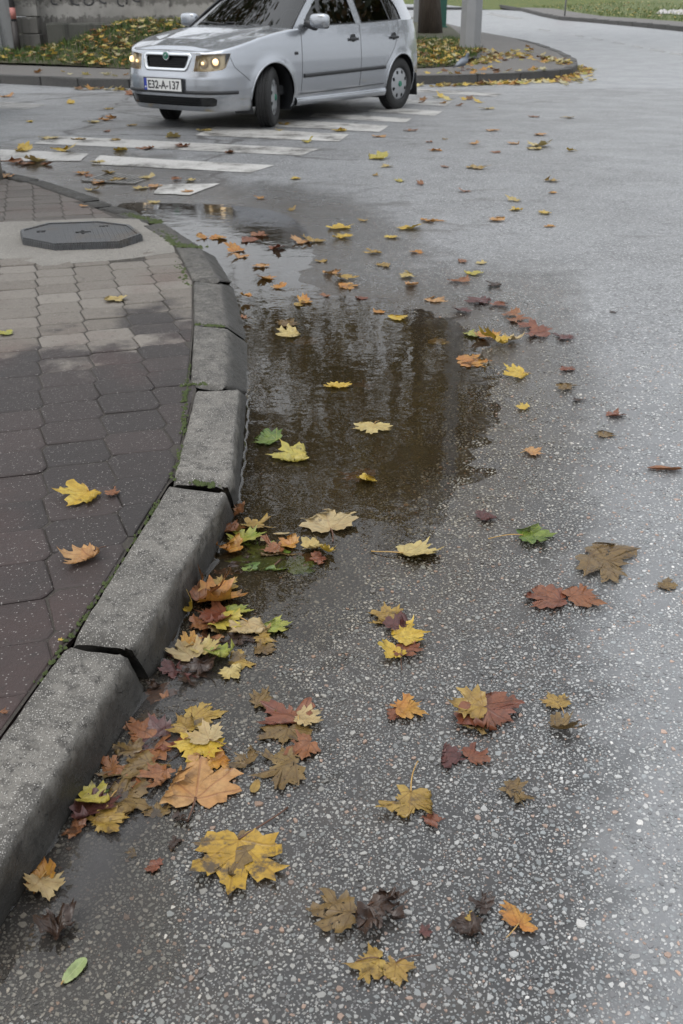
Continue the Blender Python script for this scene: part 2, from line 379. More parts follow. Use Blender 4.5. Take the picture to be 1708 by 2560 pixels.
# ------------------------------------------------------------------ road sheet
ys = np.concatenate([np.arange(-9, .6, .4), np.geomspace(.6, 90, 430), np.geomspace(95, 900, 14)])
cs = np.concatenate([np.linspace(-1, -.5, 26)[:-1], np.linspace(-.5, .5, 131), np.linspace(.5, 1, 26)[1:]])
YY = np.repeat(ys[:, None], len(cs), 1); XX = cs[None, :] * (2.2 * np.maximum(np.abs(YY), 1.2) + 4)
ZZ = zr(XX, np.minimum(YY, 75))
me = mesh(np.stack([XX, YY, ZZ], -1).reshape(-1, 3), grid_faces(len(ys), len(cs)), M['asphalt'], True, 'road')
dd = sd_poly(XX, YY, FOOT)
NEAR_END = 4.4
attr(me, 'near', (1 - sm(2.9, NEAR_END, YY)).ravel())
attr(me, 'sky_sheen', np.maximum(sm(-.10, .42, XX - (.22 + .20 * (YY - 1))), sm(3.6, 6.5, YY) * sm(.15, 1.0, dd)).ravel())  # mask for the painted sky sheen that pales the road
attr(me, 'silt', ((1 - sm(-.02, .62, dd)) * (.45 + .55 * sm(1.5, 2.1, YY))).ravel())
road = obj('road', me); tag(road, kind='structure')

# exposed aggregate: real angular stones set proud of the mastic in the near field
def build_stones():
    cell = .0105; taken = {}; out = []
    def fits(x, y, r):
        i, j = int(x / cell), int(y / cell)
        for a in (i - 2, i - 1, i, i + 1, i + 2):
            for b in (j - 2, j - 1, j, j + 1, j + 2):
                for (q, w, t) in taken.get((a, b), ()):
                    if (q - x) ** 2 + (w - y) ** 2 < (r + t) ** 2 * .64: return False
        return True
    def try_n(n, ra, rb, y0, y1):
        yy = y0 + (y1 - y0) * rng.random(n) ** .9; hw = .36 * yy + .22
        xx = (rng.random(n) * 2 - 1) * hw; rr = ra + (rb - ra) * rng.random(n) ** 2
        for x, y, r in zip(xx, yy, rr):
            if fits(x, y, r):
                taken.setdefault((int(x / cell), int(y / cell)), []).append((x, y, r)); out.append((x, y, r))
    try_n(450, .0074, .0104, .75, 2.9); try_n(34000, .0042, .0070, .75, 2.9); try_n(70000, .0027, .0044, .75, 2.7); try_n(60000, .0016, .0027, .75, 2.0)
    try_n(24000, .0045, .0080, 2.9, NEAR_END + .2); try_n(24000, .0034, .005, 2.7, NEAR_END)
    A = np.array(out); n = len(A)
    fade = rng.random(n) > .9 * sm(3.1, NEAR_END + .1, A[:, 1])
    keep = fade & (A[:, 0] > np.interp(A[:, 1], [0, 1.1, 1.68, 2.4, 3.2, 4, 5], [-.6, -.53, -.42, -.33, -.36, -.42, -.6]))
    A = A[keep]; n = len(A)
    z0 = zr(A[:, 0], A[:, 1])
    k = 6
    ang = (np.arange(k)[None, :] + .75 * (rng.random((n, k)) - .5)) * 2 * np.pi / k + rng.random((n, 1)) * 6.28
    rad = A[:, 2:3] * (.58 + .62 * rng.random((n, k)))
    asp = .5 + .5 * rng.random((n, 1)); ro = rng.random((n, 1)) * 6.28
    lx = rad * np.cos(ang); ly = rad * np.sin(ang) * asp
    bx = lx * np.cos(ro) - ly * np.sin(ro); by = lx * np.sin(ro) + ly * np.cos(ro)
    hgt = A[:, 2] * (.08 + .22 * rng.random(n)); tx = (rng.random(n) - .5) * .24; ty = (rng.random(n) - .5) * .24
    top = np.stack([A[:, 0:1] + bx * .86, A[:, 1:2] + by * .86, z0[:, None] + hgt[:, None] + tx[:, None] * bx + ty[:, None] * by], -1)
    bot = np.stack([A[:, 0:1] + bx, A[:, 1:2] + by, np.repeat(z0[:, None] - .002, k, 1)], -1)
    V = np.concatenate([top, bot], 1).reshape(-1, 3); base = np.arange(n) * 2 * k
    F6 = base[:, None] + np.arange(k)[None, :]
    j = np.arange(k); jn = (j + 1) % k
    Q = np.stack([base[:, None] + k + j, base[:, None] + k + jn, base[:, None] + jn, base[:, None] + j], -1)
    loops = np.concatenate([np.concatenate([F6[:, None, :].reshape(n, -1), Q.reshape(n, -1)], 1)]).ravel()
    sizes = np.tile(np.array([k] + [4] * k), n)
    me = bpy.data.meshes.new('aggregate')
    me.vertices.add(len(V)); me.vertices.foreach_set('co', V.astype(np.float32).ravel())
    me.loops.add(len(loops)); me.loops.foreach_set('vertex_index', loops.astype(np.int32))
    me.polygons.add(len(sizes)); st = np.concatenate([[0], np.cumsum(sizes)[:-1]])
    me.polygons.foreach_set('loop_start', st.astype(np.int32)); me.polygons.foreach_set('loop_total', sizes.astype(np.int32))
    me.update(calc_edges=True); me.validate(); me.shade_flat()
    t = rng.random(n); b = .62 + .5 * rng.random(n)
    C = np.where(t[:, None] < .50, [[.30, .302, .295]], np.where(t[:, None] < .78, [[.195, .208, .210]], np.where(t[:, None] < .90, [[.115, .115, .118]], np.where(t[:, None] < .965, [[.29, .20, .155]], [[.46, .45, .43]]))))
    sf = (1 - sm(-.02, .55, sd_poly(A[:, 0], A[:, 1], FOOT))) * (.5 + .5 * sm(1.5, 2.1, A[:, 1]))
    C = C * (1 - sf[:, None] * np.array([[.16, .25, .40]]))           # brown silt on the stones round the puddle
    sheen_f = np.maximum(sm(-.10, .42, A[:, 0] - (.22 + .20 * (A[:, 1] - 1))), sm(3.6, 6.5, A[:, 1]))
    C = C * b[:, None] * (1 + .55 * sheen_f[:, None])                     # same sky sheen painted into the stone colours
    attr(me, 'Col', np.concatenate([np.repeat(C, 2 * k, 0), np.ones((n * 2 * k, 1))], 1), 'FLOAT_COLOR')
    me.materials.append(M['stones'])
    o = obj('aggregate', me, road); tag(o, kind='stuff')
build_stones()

# zebra crossing bars and lane dashes (thin painted sheets that follow the road)
def paint_quad(name, quad, parent, keep=1.0, nu=14, nv=4, lift=.004):
    q = [g(*p) for p in quad]; V = []; K = []
    for i in range(nu + 1):
        for j in range(nv + 1):
            a = q[0] + (q[1] - q[0]) * i / nu; b = q[3] + (q[2] - q[3]) * i / nu; p = a + (b - a) * j / nv
            jit = .012 * (rnd.random() - .5) if (i in (0, nu) or j in (0, nv)) else 0
            V.append((p[0] + jit, p[1] + jit, zr1(p[0], p[1]) + lift)); K.append(keep)
    me = mesh(V, grid_faces(nu + 1, nv + 1), M['paint'], True, name); attr(me, 'keep', K)
    return obj(name, me, parent)
zeb = empty('zebra_crossing', (0, 0, 0)); tag(zeb, kind='structure')
for q, k in [([(400, 462), (551, 460), (474, 489), (385, 485)], 1), ([(250, 389), (686, 414), (626, 433), (229, 411)], 1), ([(-60, 372), (222, 385), (203, 403), (-40, 402)], .9),
             ([(120, 340), (800, 373), (752, 390), (85, 360)], .92), ([(540, 317), (872, 337), (848, 355), (490, 339)], 1), ([(690, 298), (972, 315), (948, 331), (660, 315)], .95),
             ([(790, 283), (1028, 297), (1015, 307), (770, 294)], .95), ([(940, 267), (1105, 279), (1088, 290), (920, 279)], .9), ([(1005, 248), (1130, 256), (1112, 266), (995, 259)], .85),
             ([(1030, 222), (1257, 234), (1240, 242), (1030, 230)], .75), ([(-60, 250), (120, 262), (60, 276), (-60, 268)], .45)]:
    paint_quad('bar', q, zeb, k)
dash = empty('lane_marking', (0, 0, 0)); tag(dash, kind='structure')
for q in [[(1440, 87), (1464, 91), (1458, 94), (1436, 90)], [(1480, 94), (1510, 99), (1504, 102), (1476, 97)], [(1535, 104), (1565, 109), (1558, 112), (1530, 107)], [(1582, 113), (1612, 118), (1604, 122), (1576, 116)],
          [(1628, 121), (1668, 128), (1660, 132), (1620, 125)], [(1678, 130), (1720, 136), (1712, 141), (1670, 134)], [(1350, 72), (1378, 76), (1372, 79), (1344, 75)], [(1230, 32), (1310, 46), (1290, 50), (1215, 36)]]:
    paint_quad('dash', q, dash, .4, 6, 2)

# ------------------------------------------------------------------ puddle
def build_puddle():
    x0, y0 = FOOT.min(0) - .06; x1, y1 = FOOT.max(0) + .06
    xs = np.arange(max(x0, -3.4), x1, .022); yy = np.concatenate([np.arange(max(y0, .5), 3.6, .022), np.arange(3.6, y1, .05)])
    X, Y = np.meshgrid(xs, yy); Z = zr(X, Y); nr, nc = X.shape
    ok = Z < .0012
    kin = np.interp(Y, [0, 1.1, 1.68, 2.4, 3.2, 4.0, 4.9, 5.5, 6.1, 7.2, 8.0, 8.6], [-.75, -.60, -.48, -.38, -.42, -.50, -.64, -.84, -1.14, -1.80, -2.30, -2.9])
    ok &= X > kin - .03
    F = []
    for i in range(nr - 1):
        for j in range(nc - 1):
            if ok[i, j] or ok[i, j + 1] or ok[i + 1, j] or ok[i + 1, j + 1]:
                F.append((i * nc + j, i * nc + j + 1, (i + 1) * nc + j + 1, (i + 1) * nc + j))
    used = np.unique(np.array(F)); mp = -np.ones(nr * nc, int); mp[used] = np.arange(len(used))
    V = np.stack([X, Y, np.zeros_like(X)], -1).reshape(-1, 3)[used]
    me = mesh(V, mp[np.array(F)], M['water'], True, 'puddle'); attr(me, 'depth', np.maximum(0, -Z.ravel()[used]))
    o = obj('puddle', me); tag(o, kind='structure')
    return o
puddle = build_puddle()

# ------------------------------------------------------------------ near kerb
kerb = empty('kerb', (0, 0, 0)); tag(kerb, kind='structure')
def lerp(a, b, t): return a + (b - a) * t
def kerb_stone(inn, outt, low, seed, zt=None):
    """inn/outt/low = (near, far) world xyz of the inner top edge, outer top edge and foot of the face"""
    prof_n = 9; L = np.linalg.norm(inn[1] - inn[0]); nl = max(4, int(L / .028)); V = []
    r = random.Random(seed); ph = [r.random() * 6.28 for _ in range(8)]
    for i in range(nl + 1):
        t = i / nl
        a, b, c = lerp(inn[0], inn[1], t), lerp(outt[0], outt[1], t), lerp(low[0], low[1], t)
        end = min(t, 1 - t) * L; er = .013 * max(0, 1 - end / .018) ** 2          # rounded ends
        ab = (b - a); abn = ab / np.linalg.norm(ab); w = np.linalg.norm(ab)
        din = np.array([a[0], a[1], -.06]); pr = [din, a - [0, 0, .010], a + abn * .008]
        pr += [a + ab * .3, a + ab * .55, a + ab * .78]
        fc = c - b; fn = fc / np.linalg.norm(fc); rr = .020
        pr += [b - abn * rr, b - abn * rr * .32 + fn * rr * .10, b - abn * .0 * rr + fn * rr * .42, b + fn * rr * 1.1]
        for k in (.35, .6, .85): pr.append(b + fc * k)
        pr += [c + fn * .004, c + fn * .05]
        for k, p in enumerate(pr):
            q = np.array(p, float)
            u = t * L
            n1 = math.sin(u * 23 + ph[0] + k) * math.sin(u * 11 + ph[1]) * .0016 + math.sin(u * 61 + ph[2] + k * 1.7) * .0011 + (r.random() - .5) * .0042
            if k in (6, 7, 8): n1 += -.003 * max(0, math.sin(u * 31 + ph[3]) * math.sin(u * 17 + ph[4])) * 2
            if 1 <= k <= 6: q[2] += n1 - er
            elif k > 6:
                q[:2] += abn[:2] * (n1 - er * .9); q[2] -= er * (.6 if k < 9 else 0)
            V.append(q)
    m = len(V) // (nl + 1)
    F = grid_faces(nl + 1, m); F.append(tuple(range(m))); F.append(tuple(range(nl * m, (nl + 1) * m))[::-1])
    me = mesh(V, F, M['kerb'], True, 'kerb_stone')
    return obj('kerb_stone', me, kerb)
def w3(p, z): q = un(p[0], p[1], z); return np.array([q[0], q[1], z])
ZT = .108
stone_px = [
 # inner near/far, outer near/far, foot near/far, top z near/far
 ((-260, 2200), (168, 1606), (-70, 2270), (320, 1629), (-60, 2420), (374, 1722), .104, .104),
 ((180, 1596), (425, 1206), (334, 1611), (570, 1224), (388, 1699), (592, 1280), .112, .110),
 ((432, 1200), (491, 970), (576, 1210), (597, 969), (597, 1268), (619, 988), .114, .112),
 ((474, 958), (484, 809), (561, 970), (565, 816), (619, 986), (621, 856), .088, .080),
 ((484, 806), (483, 701), (563, 812), (551, 708), (620, 850), (584, 716), .082, .076),
 ((482, 697), (438, 615), (549, 704), (499, 618), (580, 708), (538, 640), .076, .070),
]
for i, (a, b, c, d, e, f_, z0, z1) in enumerate(stone_px):
    lo0, lo1 = w3(e, -.004), w3(f_, -.004)
    kerb_stone((w3(a, z0), w3(b, z1)), (w3(c, z0), w3(d, z1)), (lo0, lo1), 100 + i)
far_out = [(496, 611), (408, 556), (392, 551), (338, 529), (346, 528), (282, 513), (278, 510), (252, 499), (249, 495), (105, 449), (100, 447), (22, 430), (15, 427), (-90, 398), (-98, 396), (-260, 365)]
for i in range(0, len(far_out), 2):
    zt = [.066, .052, .030, .040, .056, .058, .060, .062][i // 2]
    p, q = w3(far_out[i], zt), w3(far_out[i + 1], zt); t = (q - p) / np.linalg.norm(q - p); nl_ = np.array([t[1], -t[0], 0]); nl_ = nl_ if nl_[0] < 0 else -nl_
    if nl_[1] > 0: nl_ = np.array([-t[1], t[0], 0])
    wd = .125 + .02 * rnd.random()
    kerb_stone((p + nl_ * wd, q + nl_ * wd), (p, q), (p - nl_ * .035 - [0, 0, zt + .004], q - nl_ * .035 - [0, 0, zt + .004]), 200 + i)
KIN = [w3((-260, 2200), .1), w3((164, 1610), .1), w3((182, 1594), .1), w3((421, 1210), .1), w3((434, 1198), .1), w3((491, 972), .1), w3((474, 952), .085), w3((484, 808), .08), w3((483, 699), .075), w3((438, 614), .07), w3((430, 606), .065), w3((357, 560), .06)]
KIN = [k[:2] for k in KIN]
_p = [w3(p, .05)[:2] for p in far_out[3:]]
KIN += [p + np.array([-.09, -.09]) for p in _p[::2]]
KIN = np.array(KIN)
def kerb_side(x, y):
    """signed distance to the inner kerb line, positive on the pavement side"""
    p = np.array([x, y]); best = 1e9; sgn = 1; bi = 0
    for i in range(len(KIN) - 1):
        a, b = KIN[i], KIN[i + 1]; e = b - a; t = np.clip((p - a) @ e / (e @ e), 0, 1); d = np.linalg.norm(p - a - t * e)
        if d < best:
            best = d; bi = i; sgn = 1 if e[0] * (p - a)[1] - e[1] * (p - a)[0] > 0 else -1
    return best * sgn, bi
# ------------------------------------------------------------------ sidewalk with pavers
LID_PX = [(130, 408), (310, 362), (650, 350), (850, 375), (930, 435), (780, 485), (355, 500), (145, 460)]
LID = np.array([w3((a / 2.613, 420 + b / 2.613), .100)[:2] for a, b in LID_PX]); LIDC = LID.mean(0)
SLAB_PX = [(-420, 565), (0, 556), (120, 552), (260, 545), (345, 548), (400, 580), (432, 612), (440, 632), (330, 646), (230, 656), (110, 666), (60, 652), (0, 646), (-420, 664)]
SLAB = np.array([gp(*p)[:2] for p in SLAB_PX])
kk = [np.array([KIN[0][0] - .25, -2.5])] + list(KIN)
V = []; F = []
for i, p in enumerate(kk):
    for j, xx in enumerate(np.linspace(0, 1, 12)):
        q = np.array([lerp(p[0], -9, xx ** 1.6), p[1]]); V.append((q[0], q[1], zpav(q[1]) - .0048))
sidewalk = obj('sidewalk', mesh(V, grid_faces(len(kk), 12), M['joint'], False, 'sidewalk')); tag(sidewalk, kind='structure')
def clip(poly, n, c):
    out = []
    for i in range(len(poly)):
        a, b = poly[i], poly[(i + 1) % len(poly)]; da, db = a @ n - c, b @ n - c
        if da >= 0: out.append(a)
        if (da >= 0) != (db >= 0): out.append(a + (b - a) * da / (da - db))
    return out
PA = R(15.8); E1 = np.array([math.cos(PA), math.sin(PA)]); E2 = np.array([-math.sin(PA), math.cos(PA)])
CP, RP, PT = .180, .168, .0075
def pavers():
    o0 = un(138, 674.5, .085); n = 0
    for a in range(-16, 12):
        for b in range(-32, 32):
            c = o0 + E1 * a * CP + E2 * (b + .2 * a) * RP
            hw = .36 * c[1] + .35
            if c[1] < .75 or c[1] > 8.6 or c[0] < -hw - .25: continue
            hx, hy, gp_ = CP / 2, RP / 2, .0028
            loc = [(-hx + PT, -hy), (hx - PT - .012, -hy), (hx - PT + .002, -hy + .010), (hx + PT, -hy + .2 * RP), (hx - PT, hy), (-hx + PT + .012, hy), (-hx + PT - .002, hy - .010), (-hx - PT, hy - .2 * RP)]
            ii = .0005 + .0010 * rnd.random() + .0014 * sm1(3, 5, c[1]); poly = [c + E1 * (p[0] - math.copysign(ii, p[0]) + (rnd.random() - .5) * .003) + E2 * (p[1] - (math.copysign(ii, p[1]) if abs(p[1]) > hy - .001 else 0) + (rnd.random() - .5) * .003) for p in loc]
            d, bi = kerb_side(*c)
            if d < -.12: continue
            if d < .2:
                for i in range(max(0, bi - 1), min(len(KIN) - 1, bi + 2)):
                    u, v = KIN[i], KIN[i + 1]; e = v - u
                    if np.linalg.norm(e) < .2: continue
                    e = e / np.linalg.norm(e); nn = np.array([-e[1], e[0]])
                    poly = clip(poly, nn, u @ nn + .006)
                    if len(poly) < 3: break
                if len(poly) < 3: continue
            pc = np.mean(poly, 0)
            if sd1(pc[0], pc[1], SLAB.tolist()) < -.02: continue
            area = .5 * abs(sum(poly[i][0] * poly[(i + 1) % len(poly)][1] - poly[(i + 1) % len(poly)][0] * poly[i][1] for i in range(len(poly))))
            if area < .002: continue
            z = zpav(c[1]); tx, ty = (rnd.random() - .5) * .03, (rnd.random() - .5) * .03; dz = (rnd.random() - .5) * .005
            # paver mesh: soft-edged top, local coords
            m = len(poly); V = []
            slope = (zpav(c[1] + .05) - zpav(c[1] - .05)) / .1
            for (ins, zz) in ((0, -.03), (0, -.0045), (.0030, -.0014), (.009, 0)):
                for p in poly:
                    q = p - pc; L = np.linalg.norm(q); q = q * (1 - ins / L)
                    V.append((q[0], q[1], zz + (q[0] * tx + q[1] * (ty + slope) if zz > -.02 else 0)))
            F = []
            for r_ in range(3):
                for i in range(m): F.append((r_ * m + i, r_ * m + (i + 1) % m, (r_ + 1) * m + (i + 1) % m, (r_ + 1) * m + i))
            F.append(tuple(range(3 * m, 4 * m)))
            obj('paver', mesh(V, F, M['paver'], False, 'paver'), sidewalk, (pc[0], pc[1], zpav(pc[1]) + dz)); n += 1
    return n
pavers()
# cast-in-place concrete round the manhole
def slab():
    bm = bmesh.new(); n = len(SLAB); vs = []
    den = []
    for i in range(n):
        a, b = SLAB[i], SLAB[(i + 1) % n]; k = max(2, int(np.linalg.norm(b - a) / .09))
        for j in range(k): den.append(a + (b - a) * j / k + (rng.random(2) - .5) * .022)
    top = [bm.verts.new((p[0], p[1], zpav(p[1]) + .002)) for p in den]; bot = [bm.verts.new((p[0], p[1], zpav(p[1]) - .03)) for p in den]
    f = bm.faces.new(top)
    if f.normal.z < 0: f.normal_flip()
    for i in range(len(den)): bm.faces.new((top[i], bot[i], bot[(i + 1) % len(den)], top[(i + 1) % len(den)]))
    bmesh.ops.triangulate(bm, faces=[f]); bmesh.ops.recalc_face_normals(bm, faces=bm.faces)
    return bmobj('manhole_surround', bm, M['slab'], sidewalk)
slab()

# ------------------------------------------------------------------ manhole cover and gully grate
def mat_iron():
    s = N('cast_iron'); P = s.objc(); n = s.noise(30, 4, .6, P)
    w = s.n('TexWave', bands_direction='X'); w.inputs['Scale'].default_value = 26; w.inputs['Distortion'].default_value = 1.5; s.t.links.new(P, w.inputs['Vector'])
    col = s.mix(n, (.055, .057, .060), (.115, .117, .120)); col = s.mix(s.ramp(s.noise(5, 4, .6, P), .5, .75), col, (.10, .085, .07))
    return s.done(s.bsdf(Base_Color=col, Metallic=.35, Roughness=.48, Normal=s.bump(s.math('ADD', s.math('MULTIPLY', w.outputs['Fac'], 1.5), n), .7, .006)))
M['iron'] = mat_iron()
def poly_prism(bm, pts, z0, z1):
    a = [bm.verts.new((p[0], p[1], z1)) for p in pts]; b = [bm.verts.new((p[0], p[1], z0)) for p in pts]
    bm.faces.new(a); bm.faces.new(b[::-1])
    for i in range(len(pts)): bm.faces.new((a[i], b[i], b[(i + 1) % len(pts)], a[(i + 1) % len(pts)]))
def in_poly_l(p, poly): return sd1(p[0], p[1], [tuple(q) for q in poly]) < 0
lz = zpav(LIDC[1]) + .003
lid = empty('manhole_cover', (LIDC[0], LIDC[1], lz)); tag(lid, 'raised dark iron octagonal manhole cover on the pavement by the kerb corner', 'manhole cover')
Lp = [p - LIDC for p in LID][::-1]
bm = bmesh.new(); poly_prism(bm, Lp, 0, .034); bmesh.ops.recalc_face_normals(bm, faces=bm.faces)
bmesh.ops.bevel(bm, geom=[e for e in bm.edges if abs(e.verts[0].co.z - e.verts[1].co.z) < .001 and e.verts[0].co.z > .02], offset=.004, segments=2, affect='EDGES')
bmobj('plate', bm, M['iron'], lid)
bm = bmesh.new(); n = len(Lp)                                                  # raised rim round the top
for i in range(n):
    a, b = Lp[i], Lp[(i + 1) % n]
    q = [a * .985, b * .985, b * .925, a * .925]
    t = [bm.verts.new((p[0], p[1], .040)) for p in q]; u = [bm.verts.new((p[0], p[1], .033)) for p in q]
    bm.faces.new(t)
    for k in range(4): bm.faces.new((t[k], u[k], u[(k + 1) % 4], t[(k + 1) % 4]))
bmesh.ops.recalc_face_normals(bm, faces=bm.faces); bmobj('rim', bm, M['iron'], lid)
bm = bmesh.new(); LR = np.array(Lp) * .90; ex = (LR[1] - LR[0]); ang_ = .30; ca, sa = math.cos(ang_), math.sin(ang_)
for k in range(-13, 14):
    u = k * .026; seg = [t for t in np.arange(-.5, .5, .01) if in_poly_l((u * ca - t * sa, u * sa + t * ca), LR)]
    if len(seg) > 6: t0, t1 = seg[0], seg[-1]; m_ = (t0 + t1) / 2; box_bm(bm, (u * ca - m_ * sa, u * sa + m_ * ca, .0345), (.009, t1 - t0, .004), Matrix.Rotation(ang_, 4, 'Z'))
bmobj('ribs', bm, M['iron'], lid)
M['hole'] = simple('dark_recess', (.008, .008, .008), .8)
for nm, c, sz in (('key_slot', (-.22, .02), (.05, .035)), ('cross_mark', (.02, .0), (.085, .018)), ('cross_mark', (.02, .0), (.018, .085)), ('key_slot', (.10, .17), (.05, .022))):
    bm = bmesh.new(); box_bm(bm, (c[0], c[1], .0355 if nm == 'key_slot' else .0360), (sz[0], sz[1], .004 if nm == 'key_slot' else .0045), Matrix.Rotation(.3, 4, 'Z'))
    bmobj(nm, bm, M['hole'], lid)
gc = g(302, 446); gz = zr1(gc[0], gc[1])
gr = empty('gully_grate', (gc[0], gc[1], gz - .003), R(-18)); M['wet_iron'] = simple('wet_worn_iron', (.20, .195, .185), .28, .6, var=.4, vs=30); tag(gr, 'iron gully grate half under water and leaves at the end of the crossing', 'grate')
bm = bmesh.new()
for sx, sy, w, d in ((0, .19, .46, .03), (0, -.19, .46, .03), (.215, 0, .03, .35), (-.215, 0, .03, .35)): box_bm(bm, (sx, sy, .004), (w, d, .012 if w > .1 else .013), bev=.002, seg=1)
bmobj('frame', bm, M['wet_iron'], gr)
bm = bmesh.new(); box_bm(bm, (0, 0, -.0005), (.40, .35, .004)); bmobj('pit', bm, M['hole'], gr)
for k in range(9):
    bm = bmesh.new(); box_bm(bm, (-.17 + k * .0425, 0, .0055), (.017, .352, .009), bev=.002, seg=1); bmobj('bar', bm, M['wet_iron'], gr)

# ------------------------------------------------------------------ moss in the kerb joints
def mat_moss():
    s = N('moss'); n = s.noise(60, 4, .6, s.pos())
    return s.done(s.bsdf(Base_Color=s.mix(n, (.022, .036, .008), (.060, .078, .018)), Roughness=.9, Normal=s.bump(s.noise(300, 3, .6, s.pos()), .8, .006)))
M['moss'] = mat_moss()
moss = empty('moss', (0, 0, 0)); tag(moss, kind='stuff')
def moss_line(pts, n, spread, size, zoff=.0):
    V, F = [], []
    pts = [np.array(p) for p in pts]; L = [np.linalg.norm(pts[i + 1] - pts[i]) for i in range(len(pts) - 1)]
    for _ in range(n):
        i = rnd.choices(range(len(L)), L)[0]; t = rnd.random(); p = pts[i] + (pts[i + 1] - pts[i]) * t
        p = p + np.array([rnd.gauss(0, spread), rnd.gauss(0, spread), 0]); s_ = size * (.4 + rnd.random()); o = len(V)
        k = 6
        for j in range(k): V.append((p[0] + s_ * math.cos(j * 6.28 / k), p[1] + s_ * math.sin(j * 6.28 / k), p[2] + zoff - .004))
        V.append((p[0] + (rnd.random() - .5) * s_, p[1] + (rnd.random() - .5) * s_, p[2] + zoff + s_ * .55))
        for j in range(k): F.append((o + j, o + (j + 1) % k, o + k))
    obj('moss_tuft', mesh(V, F, M['moss'], True), moss)
moss_line([w3((100, 1700), .104), w3((308, 1399), .104), w3((400, 1245), .104)], 120, .004, .0045)
moss_line([w3((435, 1200), .110), w3((455, 1110), .110)], 25, .005, .006)
moss_line([w3((457, 1085), .108), w3((466, 965), .105), w3((473, 900), .088)], 90, .005, .006)
moss_line([w3((455, 960), .104), w3((520, 958), .104)], 26, .006, .006)
moss_line([w3((480, 1203), .112), w3((550, 1212), .112)], 40, .006, .006)
moss_line([w3((485, 809), .082), w3((560, 815), .080)], 40, .006, .007)
moss_line([w3((310, 535), .050), w3((360, 548), .05), w3((400, 556), .045)], 130, .02, .016)
moss_line([w3((405, 575), .06), w3((438, 612), .068), w3((500, 616), .068)], 150, .018, .014)
moss_line([w3((440, 650), .07), w3((475, 720), .075)], 40, .012, .008)

# meniscus: the thin bright lip where the water climbs the kerb
pts = []
for (p, q) in (((0, 2296), (134, 2094)), ((134, 2094), (241, 1902)), ((241, 1902), (364, 1735)), ((391, 1693), (459, 1550)), ((459, 1550), (520, 1436)), ((520, 1436), (585, 1300)), ((597, 1262), (611, 1162)), ((611, 1162), (621, 1042)), ((621, 1042), (619, 990))):
    V, F = [], []
    a, b = w3(p, 0), w3(q, 0); e = (b - a)[:2]; L = np.linalg.norm(e); nn = np.array([e[1], -e[0]]) / L; k = max(5, int(L / .02))
    for i in range(k + 1):
        c = a[:2] + e * i / k + nn * (.0025 * math.sin(i * 1.1 + p[0]) + .0015 * math.sin(i * 2.7))
        w_ = .0035 + .0018 * math.sin(i * .8 + q[1]) + .001 * rnd.random()
        for (dn, dz) in ((-.004, .0058), (-.0005, .0030), (w_ * .6, .0012), (w_ * 1.6, .0002)): V.append((c[0] + nn[0] * dn, c[1] + nn[1] * dn, dz))
    me = mesh(V, grid_faces(k + 1, 4), M['water'], True); attr(me, 'depth', np.full(len(V), .004)); obj('water_lip', me, puddle)

# ------------------------------------------------------------------ leaves
def mat_leaf(name, c1, c2, vein, spot=.3, rough=.36, decay=(.05, .032, .02)):
    holes = {'olive': .62, 'maroon': .66, 'redbrown': .70, 'rust': .70, 'dark': .60, 'mustard': .68}.get(name)
    s = N('leaf_' + name); P = s.objc(); rn = s.n('ObjectInfo').outputs['Random']
    off = s.n('VectorMath', operation='ADD'); s.t.links.new(P, off.inputs[0])
    cb = s.n('CombineXYZ'); 
    for k in 'XYZ': s.set(cb, k, s.math('MULTIPLY', rn, 37.0))
    s.t.links.new(cb.outputs[0], off.inputs[1]); Q = off.outputs[0]
    n1 = s.noise(14, 4, .6, Q); n2 = s.noise(60, 4, .7, Q); n3 = s.noise(26, 5, .7, Q)
    col = s.mix(s.ramp(n1, .35, .68), c1, c2)
    col = s.mix(s.ramp(n2, .38, .75, 0, .7), col, tuple(x * .45 for x in c1))
    col = s.mix(s.math('MULTIPLY', s.ramp(n3, .66 - .18 * spot, .74 - .12 * spot), min(1, .5 + spot * .5)), col, decay)
    uv = s.att('lc')['Vector']; x, y, _ = s.sep(uv)
    an = s.math('ARCTAN2', s.math('ABSOLUTE', x), y); r_ = s.math('SQRT', s.math('ADD', s.math('MULTIPLY', x, x), s.math('MULTIPLY', y, y)))
    ds = None
    for a in (0.0, R(41.5), R(77.6)):
        d = s.math('MULTIPLY', s.math('ABSOLUTE', s.math('SUBTRACT', an, a)), r_)
        ds = d if ds is None else s.math('MINIMUM', ds, d)
    # side veins: stripes leaving the ribs
    st = s.math('ABSOLUTE', s.math('SUBTRACT', s.math('FRACT', s.math('MULTIPLY', s.math('SUBTRACT', r_, s.math('MULTIPLY', ds, 1.1)), 9.0)), .5))
    v2 = s.math('MULTIPLY', s.ramp(st, .06, .0), .45)
    v = s.math('MAXIMUM', s.ramp(ds, .022, .006), v2)
    col = s.mix(s.math('MULTIPLY', v, .5), col, vein)
    nrm = s.bump(s.math('ADD', s.math('MULTIPLY', v, -.6), s.math('MULTIPLY', n3, .8)), .35, .004)
    col = s.mix(1.0, col, (.84, .82, .80), 'MULTIPLY')
    b = s.bsdf(Base_Color=col, Roughness=rough, Normal=nrm, Specular_IOR_Level=.5)
    tl = s.n('BsdfTranslucent', i_Color=col); m = s.n('MixShader', i_0=.18); s.t.links.new(b.outputs[0], m.inputs[1]); s.t.links.new(tl.outputs[0], m.inputs[2])
    if holes:
        hf = s.ramp(s.noise(34, 5, .75, Q, 1.5), holes - .03, holes + .01); t = s.n('BsdfTransparent'); m3 = s.n('MixShader', i_0=hf)
        s.t.links.new(m.outputs[0], m3.inputs[1]); s.t.links.new(t.outputs[0], m3.inputs[2]); m = m3
    return s.done(m)
